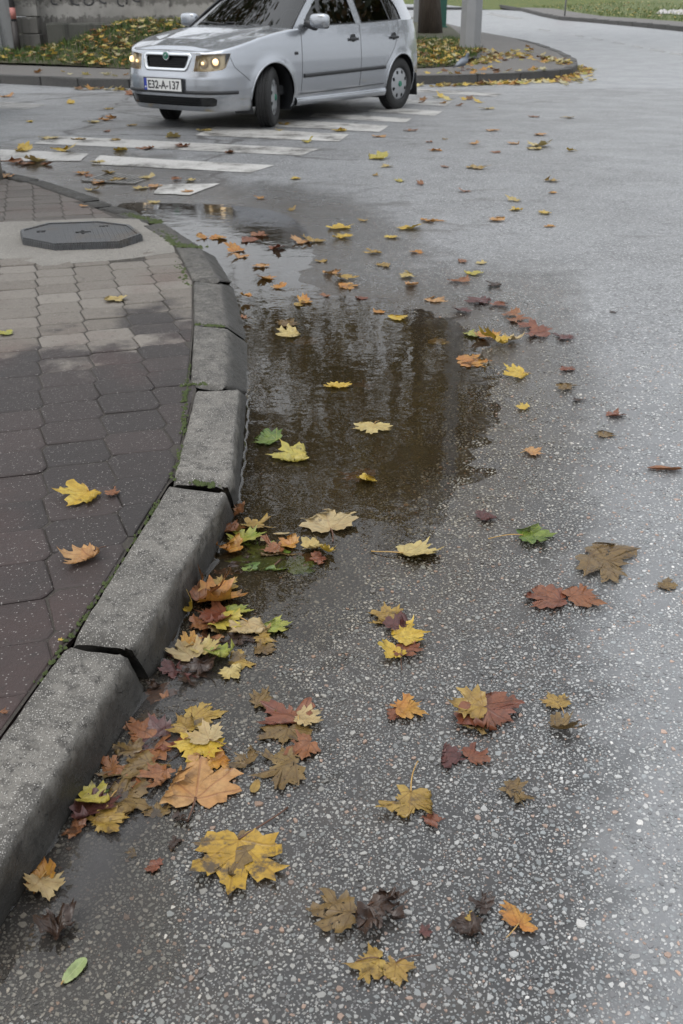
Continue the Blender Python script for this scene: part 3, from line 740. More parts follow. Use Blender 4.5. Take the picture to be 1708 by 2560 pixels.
LM = {
 'yellow': mat_leaf('yellow', (.50, .33, .035), (.56, .42, .075), (.40, .24, .03), .25),
 'pale': mat_leaf('pale', (.50, .41, .17), (.43, .32, .10), (.36, .24, .09), .35),
 'cream': mat_leaf('cream', (.46, .37, .20), (.40, .29, .13), (.30, .19, .09), .35),
 'orange': mat_leaf('orange', (.42, .17, .030), (.46, .26, .05), (.22, .08, .02), .5),
 'tan': mat_leaf('tan', (.44, .23, .085), (.48, .29, .12), (.22, .085, .04), .2),
 'green': mat_leaf('green', (.075, .14, .022), (.17, .23, .035), (.25, .27, .06), .35),
 'lime': mat_leaf('lime', (.22, .28, .05), (.40, .36, .06), (.40, .36, .10), .3),
 'mint': mat_leaf('mint', (.29, .37, .16), (.33, .38, .17), (.42, .45, .25), .1),
 'yellowgreen': mat_leaf('yellowgreen', (.38, .34, .07), (.48, .38, .06), (.40, .30, .07), .35),
 'redbrown': mat_leaf('redbrown', (.165, .050, .028), (.22, .085, .040), (.07, .025, .015), .35),
 'maroon': mat_leaf('maroon', (.090, .032, .030), (.125, .045, .038), (.04, .018, .015), .4),
 'rust': mat_leaf('rust', (.23, .085, .032), (.28, .13, .05), (.10, .035, .015), .45),
 'olive': mat_leaf('olive', (.155, .098, .034), (.21, .14, .048), (.09, .05, .02), .6),
 'mustard': mat_leaf('mustard', (.30, .19, .045), (.38, .26, .055), (.17, .09, .025), .55),
 'dark': mat_leaf('dark', (.040, .022, .015), (.065, .036, .022), (.02, .012, .01), .5),
 'mottled': mat_leaf('mottled', (.46, .29, .035), (.40, .24, .03), (.20, .11, .02), .95, .36, (.085, .060, .035)),
}
M['stalk'] = simple('leaf_stalk', (.33, .20, .06), .5, var=.3, vs=30)
M['stalk_dark'] = simple('leaf_stalk_dark', (.08, .035, .018), .5, var=.3, vs=30)
HALF = [(0, 1.0), (.075, .83), (.20, .80), (.20, .64), (.235, .52), (.34, .66), (.42, .60), (.63, .69), (.57, .52), (.67, .44), (.53, .37), (.46, .295), (.57, .262), (.66, .13), (.50, .06), (.51, -.07), (.33, -.065), (.22, -.16), (.09, -.12), (0, -.005)]
def outline(kind, r):
    if kind == 'ellipse':
        pts = []
        for i in range(40):
            a = 2 * math.pi * i / 40; w_ = .26 * (1 + .05 * math.sin(i * 2.5)); yy = .5 - .55 * math.cos(a)
            pts.append((w_ * math.sin(a) * (1 - .18 * math.cos(a)), yy))
        return pts
    asy = (.78 + .3 * r.random(), .78 + .3 * r.random()); shy = (.22 * (r.random() - .5), .22 * (r.random() - .5)); _s = 0
    h = [(x * asy[_s] * (1 + .26 * (r.random() - .5)), y * (1 + .16 * (r.random() - .5)) + shy[_s] * x) if 0 < i < len(HALF) - 1 else (x, y) for i, (x, y) in enumerate(HALF)]
    _s = 1
    h2 = [(x * asy[_s] * (1 + .26 * (r.random() - .5)), y * (1 + .16 * (r.random() - .5)) + shy[_s] * x) if 0 < i < len(HALF) - 1 else (x, y) for i, (x, y) in enumerate(HALF)]
    pts = h + [(-x, y) for x, y in h2[-2:0:-1]]
    out = []
    for i in range(len(pts)):
        a, b = pts[i], pts[(i + 1) % len(pts)]; out.append(a)
        L = math.hypot(b[0] - a[0], b[1] - a[1])
        if L > .08: out.append(((a[0] + b[0]) / 2 + (r.random() - .5) * .035, (a[1] + b[1]) / 2 + (r.random() - .5) * .035))
    if kind == 'torn':                                             # a bite missing on one side
        for c in r.sample([(.55, .5), (-.55, .5), (.5, .1), (-.5, .1), (0, .9), (.25, .75), (-.25, .75)], r.choice((1, 2, 2, 3))):
            q = .45 + .25 * r.random(); out = [((x, y) if math.hypot(x - c[0], y - c[1]) > .30 else (x * q, .25 + (y - .25) * q)) for x, y in out]
        out = [(x * (.93 + .12 * r.random()), .25 + (y - .25) * (.93 + .12 * r.random())) for x, y in out]
    return out
def leaf_mesh(size, mat, seed, curl=.3, crumple=.2, fold=0.0, kind='maple'):
    """size = overall width in metres; origin at the middle of the blade; tip along +y"""
    r = random.Random(seed); o = outline(kind, r); n = len(o); c = (0, .25) if kind != 'ellipse' else (0, .5)
    rings = (1, .84, .62, .38, .16); k = size / (1.30 if kind != 'ellipse' else 1.1)
    ph = [r.random() * 6.28 for _ in range(6)]; cx = (r.random() - .5) * .6; V = []; LC = []
    def zf(x, y):
        rr = math.hypot(x, y - .3)
        z = curl * (.38 * rr * rr * (1 + .7 * math.sin(2 * math.atan2(y - .3, x) + ph[0])) + .10 * math.sin(4 * x + ph[4]) * rr)
        z += crumple * (.10 * math.sin(7 * x + ph[1]) * math.sin(6 * y + ph[2]) + .05 * math.sin(15 * x + 9 * y + ph[3]))
        z += .035 * (abs(x) * .6) * (1 if curl > 0 else 0)
        z += curl * .55 * max(0, rr - .42) ** 2 * (1 + math.sin(3 * math.atan2(y - .3, x) + ph[5])) * 2
        return z
    folds = []
    if kind != 'ellipse' and curl > .05:
        for _ in range(r.choice((0, 1, 1, 2))): fa = r.random() * 6.28; folds.append((math.cos(fa), math.sin(fa), .30 + .22 * r.random()))
    pts = [(c[0], c[1])]
    for t in rings[::-1]: pts += [(c[0] + (x - c[0]) * t, c[1] + (y - c[1]) * t) for x, y in o]
    for x, y in pts:
        LC.append((x, y, 0)); z = zf(x, y)
        for (ux, uy, ft) in folds:                                 # a lobe turned over
            q = (x - c[0]) * ux + (y - c[1]) * uy - ft
            if q > 0: x -= 1.75 * q * ux; y -= 1.75 * q * uy; z += .012 + .16 * min(q, .12) + .25 * max(0, q - .12)
        if fold:                                                   # one half turned up along the midrib
            s_ = 1 if fold > 0 else -1
            if x * s_ > 0:
                a = abs(fold); z += abs(x) * math.sin(a); x = x * math.cos(a)
        V.append([x, y - .35, z])
    zm = min(v[2] for v in V)
    V = [(x * k, y * k, (z - zm) * k) for x, y, z in V]
    F = [(0, 1 + i, 1 + (i + 1) % n) for i in range(n)]
    for q in range(len(rings) - 1):
        for i in range(n): F.append((1 + q * n + i, 1 + (q + 1) * n + i, 1 + (q + 1) * n + (i + 1) % n, 1 + q * n + (i + 1) % n))
    me = mesh(V, F, mat, True, 'maple_leaf'); attr(me, 'lc', LC, 'FLOAT_VECTOR')
    return me, (0, -.35 * k, (zf(0, 0) - zm) * k), k
def depth_of(p): return p[1] * math.cos(PITCH) + (CAM_H - p[2]) * math.sin(PITCH)
def place(px, py, mode):
    if mode == 'pave': return gp(px, py, .005)
    if mode == 'kerbtop': q = un(px, py, .118); return np.array([q[0], q[1], .118])
    q = g(px, py)
    if mode == 'float' and q[2] < .004: q = np.array([*un(px, py, .0012), .0012]); return q
    if mode == 'sub': q = g(px, py, .003); q[2] = max(q[2], -.006); return q
    return g(px, py, .0035)
seedc = [500]
def leaf(x, y, w, ang, style, label, mode='road', curl=.3, crumple=.2, fold=0, kind='maple', stalk=0.0, sang=None, group='fallen leaves', full=False, tilt=(0, 0), dz=0.0, cat='leaf', dark=False):
    """x, y, w are measured on the 1568-pixel-wide view of the photograph"""
    f_ = 1.0 if full else 1708 / 1568.
    if kind == 'maple' and style in ('olive', 'maroon', 'redbrown', 'rust', 'dark', 'mustard') and (int(x) * 7 + int(y)) % 5 < 3: kind = 'torn'
    p = place(x * f_, y * f_, mode); p[2] += dz; size = w * f_ * depth_of(p) / FPX * (1.14 if kind != 'ellipse' and p[1] < 4 else 1.0)
    seedc[0] += 1
    if mode in ('sub',): curl, crumple = curl * .3, crumple * .5
    me, base, k = leaf_mesh(size, LM[style], seedc[0], curl, crumple, fold, kind)
    o = obj('maple_leaf' if kind != 'ellipse' else 'oval_leaf', me); o.location = p; o.rotation_euler = (tilt[0], tilt[1], R(ang - 90))
    tag(o, label, cat, group)
    if stalk > 0:
        L = stalk * k; a = R((sang if sang is not None else ang + 180) - ang + 90)
        pts = []
        for i in range(9):
            t = i / 8; bend = .35 * t * t * L * (1 if seedc[0] % 2 else -1) * .5
            pts.append((base[0] + math.cos(a) * L * t - math.sin(a) * bend, base[1] + math.sin(a) * L * t + math.cos(a) * bend, base[2] * (1 - t) + .0018 + .0008 * math.sin(t * 5) + .02 * k * math.sin(t * 3.1)))
        rad = [(.022 - .008 * i / 8 + (.010 if i == 8 else 0)) * k * .75 for i in range(9)]
        v, f = tube(pts, [max(q, .0009) for q in rad], 6)
        obj('stalk', mesh(v, f, M['stalk_dark' if dark else 'stalk'], True), o)
    return o

# pavement
leaf(186, 1142, 104, 250, 'yellow', 'bright yellow maple leaf with upright stalk on the dark pavers', 'pave', .35, .2, .25, stalk=.55, sang=110)
leaf(263, 1130, 50, 20, 'rust', 'small rust-red leaf beside the yellow leaf on the pavers', 'pave', .3, .4, kind='torn')
leaf(192, 1282, 112, 240, 'tan', 'pale orange maple leaf arched over the pavers near the kerb', 'pave', .95, .15, -.2, stalk=.35, sang=40, dark=True)
leaf(260, 688, 64, 250, 'pale', 'pale yellow maple leaf on the grey hexagonal pavers', 'pave', .4, .3)
leaf(12, 765, 42, 200, 'lime', 'green-yellow leaf cut off by the left edge of the pavement', 'pave', .3, .3)
leaf(210, 516, 26, 250, 'tan', 'small orange leaf on the pavers behind the manhole cover', 'pave', .4, .3, full=True)
leaf(140, 1468, 13, 80, 'yellow', 'tiny yellow leaf scrap at the end of the dark kerb gap', 'pave', .4, .3, kind='torn')
leaf(10, 1634, 26, 20, 'rust', 'small brown leaf scrap at the left edge of the dark pavers', 'pave', .4, .5, kind='torn')
leaf(20, 406, 40, 30, 'tan', 'orange leaf at the foot of the stone post on the left edge', 'pave', .5, .5)
# floating and drowned in the puddle
leaf(857, 983, 80, 262, 'pale', 'pale yellow maple leaf floating alone in mid puddle', 'float', .18, .15, stalk=.3, sang=70)
leaf(612, 1011, 78, 170, 'green', 'green and brown leaf floating close to the kerb face', 'float', .4, .3, .3)
leaf(668, 1048, 106, 185, 'yellowgreen', 'pale yellow-green pointed leaf floating beside the green one', 'float', .35, .25, .3)
leaf(822, 1092, 92, 160, 'rust', 'half-sunk brown leaf touching a folded yellow leaf', 'sub', .2, .3)
leaf(848, 1104, 66, 340, 'yellow', 'yellow leaf folded over a brown one in the puddle', 'float', .5, .3, .5, kind='torn')
leaf(772, 888, 54, 250, 'yellow', 'small yellow leaf floating in the upper middle of the puddle', 'float', .4, .3)
leaf(834, 889, 56, 10, 'rust', 'brown leaf lying under water right of a small yellow leaf', 'sub', .1, .3)
leaf(655, 746, 84, 190, 'olive', 'olive leaf with a pale wet fold at the top of the puddle', 'float', .3, .3)
leaf(664, 768, 78, 200, 'pale', 'washed-out pale leaf in the trio at the top of the puddle', 'float', .3, .2)
leaf(700, 791, 88, 180, 'mustard', 'drowned mustard leaf, lowest of the trio at the puddle top', 'sub', .2, .3)
leaf(913, 729, 56, 20, 'yellow', 'yellow leaf on the far rim of the puddle', 'float', .3, .2)
leaf(872, 716, 34, 80, 'orange', 'small orange leaf left of the yellow leaf on the far rim', 'float', .3, .3)
leaf(1006, 786, 64, 350, 'mustard', 'tan leaf under water in the reflection of the lamp post', 'sub', .2, .2)
leaf(1085, 829, 82, 0, 'orange', 'orange drowned leaf on the right shore of the puddle', 'sub', .2, .3)
leaf(1088, 768, 58, 30, 'lime', 'green leaf under a pile of yellow leaves on the right shore', 'road', .4, .4)
leaf(1116, 774, 66, 120, 'orange', 'orange leaf in the pile on the right shore of the puddle', 'road', .4, .4, dz=.006)
leaf(1140, 790, 72, 300, 'yellow', 'crumpled yellow leaf on top of the pile on the right shore', 'road', .7, .8, .4, dz=.01)
leaf(1180, 783, 48, 20, 'cream', 'pale curled leaf at the right end of the shore pile', 'road', .9, .5, .5)
leaf(1183, 861, 60, 200, 'yellow', 'yellow leaf on wet asphalt just right of the puddle', 'road', .4, .3, .3, stalk=.4)
leaf(1200, 935, 36, 160, 'yellow', 'small yellow leaf above a tan one on the bright asphalt', 'road', .3, .3)
leaf(1222, 1037, 46, 20, 'tan', 'small tan leaf with thin stalk on the bright asphalt', 'road', .3, .4, stalk=.4)
leaf(566, 694, 36, 300, 'orange', 'orange leaf caught on the sloped kerb face', 'road', .7, .5, .4, dz=.03)
leaf(560, 742, 34, 270, 'rust', 'brown-orange leaf stuck to the kerb at the waterline', 'road', .9, .6, .6, dz=.02)
# heap against the kerb, upper group
leaf(560, 1183, 46, 60, 'rust', 'rust leaf curled upright against the kerb by the wide joint', 'float', 1.1, .6, .9, tilt=(.2, -.5), dz=.012)
leaf(592, 1206, 84, 340, 'mustard', 'mustard maple leaf behind the lime and orange pair', 'float', .3, .3, .2)
leaf(566, 1240, 82, 60, 'lime', 'glossy lime-yellow leaf by the kerb', 'float', .5, .3, .25, dz=.004)
leaf(527, 1262, 74, 190, 'orange', 'orange leaf pressed against the kerb beside the lime leaf', 'float', .7, .3, .3, dz=.006)
leaf(605, 1241, 34, 280, 'cream', 'small ribbed cream oval leaf floating near the lime leaf', 'float', .5, .2, kind='ellipse', dz=.006)
leaf(752, 1196, 142, 100, 'cream', 'large washed-out cream maple leaf floating in the puddle', 'float', .25, .25, stalk=.45, sang=285, dark=True)
leaf(664, 1251, 52, 150, 'orange', 'small orange curled leaf between cream leaves', 'float', .7, .5, .5)
leaf(640, 1228, 40, 350, 'cream', 'thin cream leaf edge beside the mustard leaf', 'float', .3, .2, .7, kind='ellipse')
leaf(722, 1259, 66, 10, 'pale', 'pale leaf lying across a dark brown one', 'float', .6, .3, .2, dz=.004)
leaf(752, 1271, 40, 330, 'yellow', 'yellow rolled-up leaf at the tip of the pale leaf', 'float', 1.2, .4, .9, dz=.006)
leaf(700, 1280, 70, 200, 'rust', 'dark brown leaf under the pale and rolled yellow leaves', 'sub', .5, .4)
leaf(600, 1288, 150, 185, 'green', 'big dark green maple leaf lying under the water', 'sub', .25, .3, stalk=.5, sang=250, dark=True)
leaf(690, 1302, 80, 20, 'green', 'second dark green drowned leaf right of the big one', 'sub', .2, .3)
leaf(960, 1272, 112, 5, 'pale', 'pale yellow maple leaf with a long stalk at the puddle edge', 'road', .4, .3, .45, stalk=.75, sang=178)
# heap against the kerb, middle group
leaf(462, 1348, 56, 110, 'rust', 'brown leaf curled up against the kerb above the orange leaf', 'float', 1.2, .6, .7, tilt=(.1, -.5), dz=.012)
leaf(516, 1346, 66, 40, 'mustard', 'olive-yellow spiky leaf behind the big orange leaf', 'float', .4, .3, dz=.003)
leaf(505, 1378, 118, 10, 'orange', 'large orange-yellow leaf arched in the kerb heap', 'float', .8, .3, .35, dz=.006)
leaf(443, 1402, 46, 100, 'yellow', 'yellow leaf edge standing against the kerb in the heap', 'float', 1.2, .4, .9, tilt=(0, -.6), dz=.012)
leaf(483, 1420, 100, 200, 'redbrown', 'dark red leaf in front of the orange leaf at the kerb', 'float', .5, .3, .2, dz=.006)
leaf(545, 1405, 70, 0, 'lime', 'greenish leaf under the orange leaf at the kerb', 'float', .3, .3)
leaf(577, 1446, 100, 290, 'cream', 'cream spotted leaf with a thin stalk in the kerb heap', 'float', .35, .3, stalk=1.2, sang=140)
leaf(636, 1438, 68, 15, 'lime', 'light green leaf at the right end of the kerb heap', 'float', .3, .3, dz=.003)
# heap against the kerb, lower group
leaf(428, 1498, 92, 120, 'cream', 'cream leaf with an orange edge by the kerb', 'float', .4, .3, .2)
leaf(470, 1490, 70, 80, 'pale', 'pale pointed leaf behind the green-tipped leaf', 'float', .5, .3, .3, dz=.004)
leaf(508, 1515, 88, 330, 'lime', 'half green half yellow leaf standing over dark wet leaves', 'float', .8, .2, .5, stalk=.3, sang=30, dz=.01, dark=True)
leaf(425, 1532, 96, 200, 'maroon', 'maroon wet leaf half under water by the kerb', 'sub', .3, .4)
leaf(463, 1538, 70, 330, 'dark', 'blackened crumpled leaf in front of the maroon leaf', 'float', .9, 1.2, dz=.004)
leaf(555, 1510, 78, 20, 'mustard', 'brown leaf under shallow water right of the green-tipped leaf', 'sub', .2, .3)
leaf(372, 1594, 82, 15, 'rust', 'rust-red leaf under water at the wide kerb gap', 'sub', .3, .4)
leaf(352, 1572, 40, 80, 'dark', 'small dark leaf in the mouth of the kerb gap', 'float', .6, .7)
# right-hand asphalt
leaf(1228, 1230, 92, 2, 'green', 'green maple leaf with thin stalk alone on the asphalt', 'road', .3, .25, .12, stalk=1.0, sang=180)
leaf(1122, 1186, 64, 30, 'maroon', 'maroon trodden leaf up left of the green leaf', 'road', .1, .5, kind='torn')
leaf(1405, 1290, 170, 330, 'olive', 'big flat tan-brown leaf on the bright asphalt', 'road', .06, .3)
leaf(1522, 1345, 60, 120, 'olive', 'small flat brown leaf near the right edge', 'road', .06, .3, kind='torn')
leaf(1252, 1374, 112, 170, 'redbrown', 'left one of two joined red-brown leaves on the asphalt', 'road', .2, .4)
leaf(1342, 1372, 112, 10, 'rust', 'right one of two joined red-brown leaves on the asphalt', 'road', .2, .3, dz=.003)
leaf(882, 1416, 86, 160, 'mustard', 'tan leaf at the top of the trodden yellow pile', 'road', .2, .4)
leaf(922, 1440, 96, 40, 'maroon', 'maroon leaf in the middle of the trodden yellow pile', 'road', .25, .5, dz=.003)
leaf(938, 1466, 92, 10, 'yellow', 'torn bright yellow leaf across the trodden pile', 'road', .3, .6, kind='torn', dz=.007)
leaf(900, 1503, 60, 240, 'yellow', 'yellow leaf at the lower left of the trodden pile', 'road', .4, .5, .4, dz=.004)
leaf(934, 1496, 66, 290, 'redbrown', 'brown leaf with a long dark stalk under the trodden pile', 'road', .3, .4, stalk=1.6, sang=255, dark=True, dz=.002)
leaf(655, 1640, 130, 150, 'redbrown', 'red-brown maple leaf in shallow water beside the pale one', 'road', .2, .3, .15)
leaf(706, 1655, 72, 340, 'cream', 'pale yellow leaf half over a red-brown leaf', 'road', .3, .3, .2, stalk=.5, sang=265, dz=.005)
leaf(655, 1692, 110, 260, 'olive', 'brownish leaf dissolving in shallow water below the red-brown one', 'sub', .1, .4, kind='torn')
leaf(640, 1765, 130, 200, 'olive', 'rotten olive leaf spread flat right of the orange maple leaf', 'sub', .1, .6, kind='torn')
leaf(588, 1800, 46, 260, 'mustard', 'small black-spotted orange leaf right of the orange maple leaf', 'sub', .2, .3, kind='ellipse')
leaf(940, 1624, 96, 20, 'orange', 'thin orange-brown leaf on the asphalt below the trodden pile', 'road', .25, .4, kind='torn')
leaf(905, 1640, 54, 250, 'redbrown', 'red-brown tip left of the thin orange leaf', 'road', .25, .3, kind='torn')
leaf(1135, 1640, 168, 320, 'redbrown', 'large red-brown maple leaf with pointed lobes on the asphalt', 'road', .25, .3)
leaf(1078, 1628, 96, 170, 'mustard', 'tan folded leaf over the large red-brown leaf', 'road', .35, .5, .5, dz=.006)
leaf(1085, 1668, 86, 230, 'olive', 'rotten brown leaf under the large red-brown leaf', 'road', .1, .5, kind='torn')
leaf(1274, 1610, 64, 110, 'mustard', 'small tan leaf with bent stalk right of the red-brown leaf', 'road', .15, .3, stalk=.5, sang=290)
leaf(1300, 1676, 90, 0, 'olive', 'brown leaf folded along its rib on the right', 'road', .6, .4, 1.0)
leaf(1030, 1742, 84, 190, 'maroon', 'maroon leaf with a pale hole on the asphalt', 'road', .2, .4)
leaf(1092, 1732, 66, 30, 'redbrown', 'brown-red leaf joined to the maroon leaf', 'road', .2, .3)
leaf(940, 1852, 136, 262, 'mustard', 'mustard-yellow leaf with a long upright stalk', 'road', .2, .25, .1, stalk=.95, sang=88)
leaf(988, 1886, 52, 300, 'redbrown', 'small brown scrap beside the mustard-yellow leaf', 'road', .3, .5, kind='torn')
leaf(1190, 1820, 94, 330, 'olive', 'brown flat leaf with torn edge on bright asphalt', 'road', .12, .35, kind='torn')
# lower left
leaf(455, 1718, 110, 250, 'yellow', 'yellow leaf under a cream one with a long side stalk', 'float', .3, .3)
leaf(476, 1690, 84, 110, 'cream', 'cream leaf covering the yellow leaf near the kerb', 'float', .35, .2, .2, stalk=.8, sang=340, dz=.005, dark=True)
leaf(470, 1645, 96, 20, 'mustard', 'drowned mustard leaf above the cream and yellow pair', 'sub', .1, .4, kind='torn')
leaf(455, 1792, 196, 92, 'tan', 'big orange-tan maple leaf spread flat in the water film', 'float', .16, .15, stalk=.4, sang=272, dark=True)
leaf(330, 1712, 150, 190, 'rust', 'brown leaf under brown water by the kerb', 'sub', .2, .6)
leaf(385, 1700, 96, 40, 'redbrown', 'dark red leaf left of the cream and yellow pair', 'sub', .6, .6, .3)
leaf(300, 1765, 140, 200, 'olive', 'rotting brown leaf under water, left of the big orange-tan leaf', 'sub', .2, .8)
leaf(290, 1828, 120, 30, 'olive', 'wilted brown leaf with a twig stalk by the kerb', 'sub', .4, .8, stalk=.5, sang=80)
leaf(215, 1832, 80, 150, 'green', 'dark green wet leaf touching the kerb foot', 'sub', .4, .3)
leaf(215, 1862, 115, 20, 'maroon', 'maroon folded leaf lying against the kerb foot', 'float', .5, .4, .4)
leaf(215, 1845, 90, 350, 'yellowgreen', 'yellow-green leaf edge on the maroon folded leaf', 'float', .5, .3, .6, dz=.006)
leaf(240, 1893, 100, 320, 'mustard', 'orange-yellow ragged leaf in front of the maroon folded leaf', 'float', .3, .4, kind='torn')
leaf(540, 1978, 205, 268, 'mottled', 'big yellow maple leaf mottled with grey spots', 'road', .35, .2, .12, stalk=.85, sang=35, dark=True)
leaf(520, 1950, 150, 170, 'olive', 'thin brown leaf hidden behind the mottled yellow leaf', 'sub', .2, .3)
leaf(102, 2042, 92, 300, 'cream', 'cream leaf half with an upright yellow stalk by the kerb', 'float', .6, .2, .5, stalk=.5, sang=60, dz=.004)
leaf(92, 2018, 80, 160, 'orange', 'orange-brown leaf half behind the cream one by the kerb', 'float', .5, .4, .5)
leaf(142, 2132, 100, 70, 'dark', 'black-brown crumpled leaf in the water film', 'float', .9, 1.6, kind='torn')
leaf(164, 2236, 76, 62, 'mint', 'small light green oval leaf in the bottom left corner', 'float', .3, .15, kind='ellipse', stalk=.12)
leaf(220, 1990, 46, 30, 'dark', 'small dark leaf scrap in the film right of the kerb', 'sub', .4, .6, kind='torn')
# bottom right
leaf(768, 2098, 122, 170, 'olive', 'olive-brown round leaf stuck flat, left of a dark crumpled one', 'road', .08, .6)
leaf(862, 2120, 110, 300, 'dark', 'dark crumpled leaf with a thick twisted stalk', 'road', .6, 1.5, kind='torn', stalk=.8, sang=40, dark=True)
leaf(905, 2072, 90, 30, 'dark', 'shrivelled dark leaf stretched towards the upper right', 'road', .6, 1.4, 1.0, kind='torn')
leaf(840, 2208, 100, 190, 'mustard', 'mustard leaf with a dark stalk to the left, bottom centre', 'road', .12, .3, kind='torn', stalk=.6, sang=175, dark=True)
leaf(906, 2236, 96, 262, 'mustard', 'mustard leaf pointing down at the bottom centre', 'road', .15, .3, kind='torn', stalk=.75, sang=30, dark=True)
leaf(1078, 2136, 92, 240, 'dark', 'dark rotten leaf with a yellow scrap on top', 'road', .2, 1.0)
leaf(1082, 2112, 34, 80, 'mustard', 'yellow scrap on the dark rotten leaf', 'road', .2, .3, kind='torn', dz=.008)
leaf(1104, 2078, 64, 150, 'dark', 'small dark shrivelled leaf above the rotten one', 'road', .5, 1.2, kind='torn')
leaf(1200, 2106, 88, 60, 'orange', 'orange-brown square leaf with its stalk down left', 'road', .15, .3, kind='torn', stalk=.6, sang=235)
leaf(975, 2135, 36, 50, 'maroon', 'tiny maroon scrap left of the dark rotten leaf', 'road', .2, .3, kind='torn')
# right middle distance
leaf(1414, 955, 50, 10, 'redbrown', 'brown leaf far right, level with the floating pale leaf', 'road', .3, .3, .4)
leaf(1388, 996, 52, 20, 'olive', 'faded tan leaf far right below the brown one', 'road', .06, .3)
leaf(1514, 1078, 78, 350, 'rust', 'long brown leaf at the right edge of the road', 'road', .3, .2, .6, kind='ellipse')
leaf(1308, 848, 52, 350, 'redbrown', 'thin red-brown leaf right of the shore pile', 'road', .15, .4, kind='torn')
leaf(1302, 890, 60, 10, 'olive', 'dull brown leaf under the thin red-brown one', 'road', .15, .4, kind='torn')
leaf(1330, 918, 34, 340, 'dark', 'dark scrap below the dull brown leaf on the right', 'road', .2, .4, kind='torn')
leaf(1408, 716, 24, 0, 'dark', 'tiny dark scrap alone on the far right asphalt', 'road', .3, .4, kind='torn')
leaf(540, 1222, 60, 20, 'rust', 'small rust leaf squeezed between the lime leaf and kerb', 'float', .7, .5, .4, dz=.004)
leaf(625, 1262, 60, 200, 'rust', 'reddish leaf left of the pale and brown leaves', 'float', .5, .5, .3)
leaf(735, 1285, 56, 340, 'redbrown', 'red-brown leaf right below the rolled yellow leaf', 'float', .5, .4)
leaf(478, 1372, 90, 60, 'rust', 'brown leaf between the kerb and the big orange leaf', 'float', .8, .5, .5, dz=.01)
leaf(520, 1432, 80, 330, 'yellowgreen', 'yellow-green leaf below the orange leaf in the heap', 'float', .4, .3, dz=.003)
leaf(455, 1440, 70, 250, 'rust', 'rust leaf at the kerb under the dark red leaf', 'float', .6, .5)
leaf(610, 1465, 60, 330, 'mustard', 'mustard leaf at the lower right of the cream spotted leaf', 'float', .3, .4)
leaf(445, 1475, 60, 30, 'orange', 'orange leaf edge above the cream leaf by the kerb', 'float', .6, .4, .4)
leaf(535, 1545, 60, 300, 'pale', 'pale leaf tip below the green-tipped leaf', 'float', .4, .3)
leaf(420, 1665, 80, 120, 'mustard', 'mustard-brown leaf upper left of the cream and yellow pair', 'float', .4, .5)
leaf(365, 1790, 90, 240, 'rust', 'rust leaf just left of the big orange-tan leaf', 'float', .4, .5)
leaf(505, 1745, 70, 10, 'orange', 'orange leaf peeping out under the yellow leaf', 'float', .4, .4)
# sodden scraps matted along the foot of the kerb and on the puddle floor
def scraps(lst, where, group):
    cnt = {}
    for (x, y, w, st) in sorted(lst): cnt.setdefault(st, []).append((x, y, w))
    for st, L in cnt.items():
        for k, (x, y, w) in enumerate(L):
            lab = '%s%s sodden %s scrap %s' % ('only' if len(L) == 1 else ORD[k] if k < len(L) - 1 else 'rightmost', ' from left' if 0 < k < len(L) - 1 else '', CW.get(st, st), where)
            leaf(x, y, w, rnd.random() * 360, st, lab, 'sub', .3, .9, rnd.choice([0, .5]), 'torn', group=group)
CW = {'yellow': 'yellow', 'pale': 'pale yellow', 'yellowgreen': 'yellow-green', 'orange': 'orange', 'tan': 'tan', 'rust': 'rust-brown', 'mustard': 'mustard', 'redbrown': 'red-brown', 'maroon': 'maroon', 'dark': 'blackish', 'olive': 'olive', 'green': 'green'}
ORD = ['leftmost', 'second', 'third', 'fourth', 'fifth', 'sixth', 'seventh', 'eighth', 'ninth', 'tenth', 'eleventh', 'twelfth', 'thirteenth', 'fourteenth']
scraps([(400, 1548, 80, 'maroon'), (440, 1560, 90, 'dark'), (340, 1640, 60, 'olive'), (315, 1668, 70, 'rust'), (355, 1690, 90, 'maroon'), (290, 1725, 80, 'olive'), (260, 1760, 90, 'rust'), (345, 1760, 100, 'olive'), (320, 1800, 80, 'rust'), (250, 1815, 70, 'dark'),
        (190, 1870, 80, 'dark'), (280, 1875, 70, 'olive'), (170, 1900, 60, 'rust'), (505, 1450, 70, 'olive'), (470, 1465, 80, 'rust'), (540, 1475, 90, 'dark'), (600, 1490, 60, 'olive'), (520, 1320, 60, 'rust'), (640, 1270, 90, 'olive'), (560, 1300, 70, 'dark'),
        (395, 1730, 70, 'dark'), (560, 1740, 80, 'olive'), (610, 1610, 80, 'olive'), (690, 1720, 90, 'rust'), (360, 1860, 60, 'olive'), (420, 1880, 50, 'dark'), (350, 1985, 50, 'redbrown'), (400, 1935, 40, 'dark'), (300, 1960, 36, 'olive')],
       'matted near the kerb foot', 'sodden scraps by the kerb')
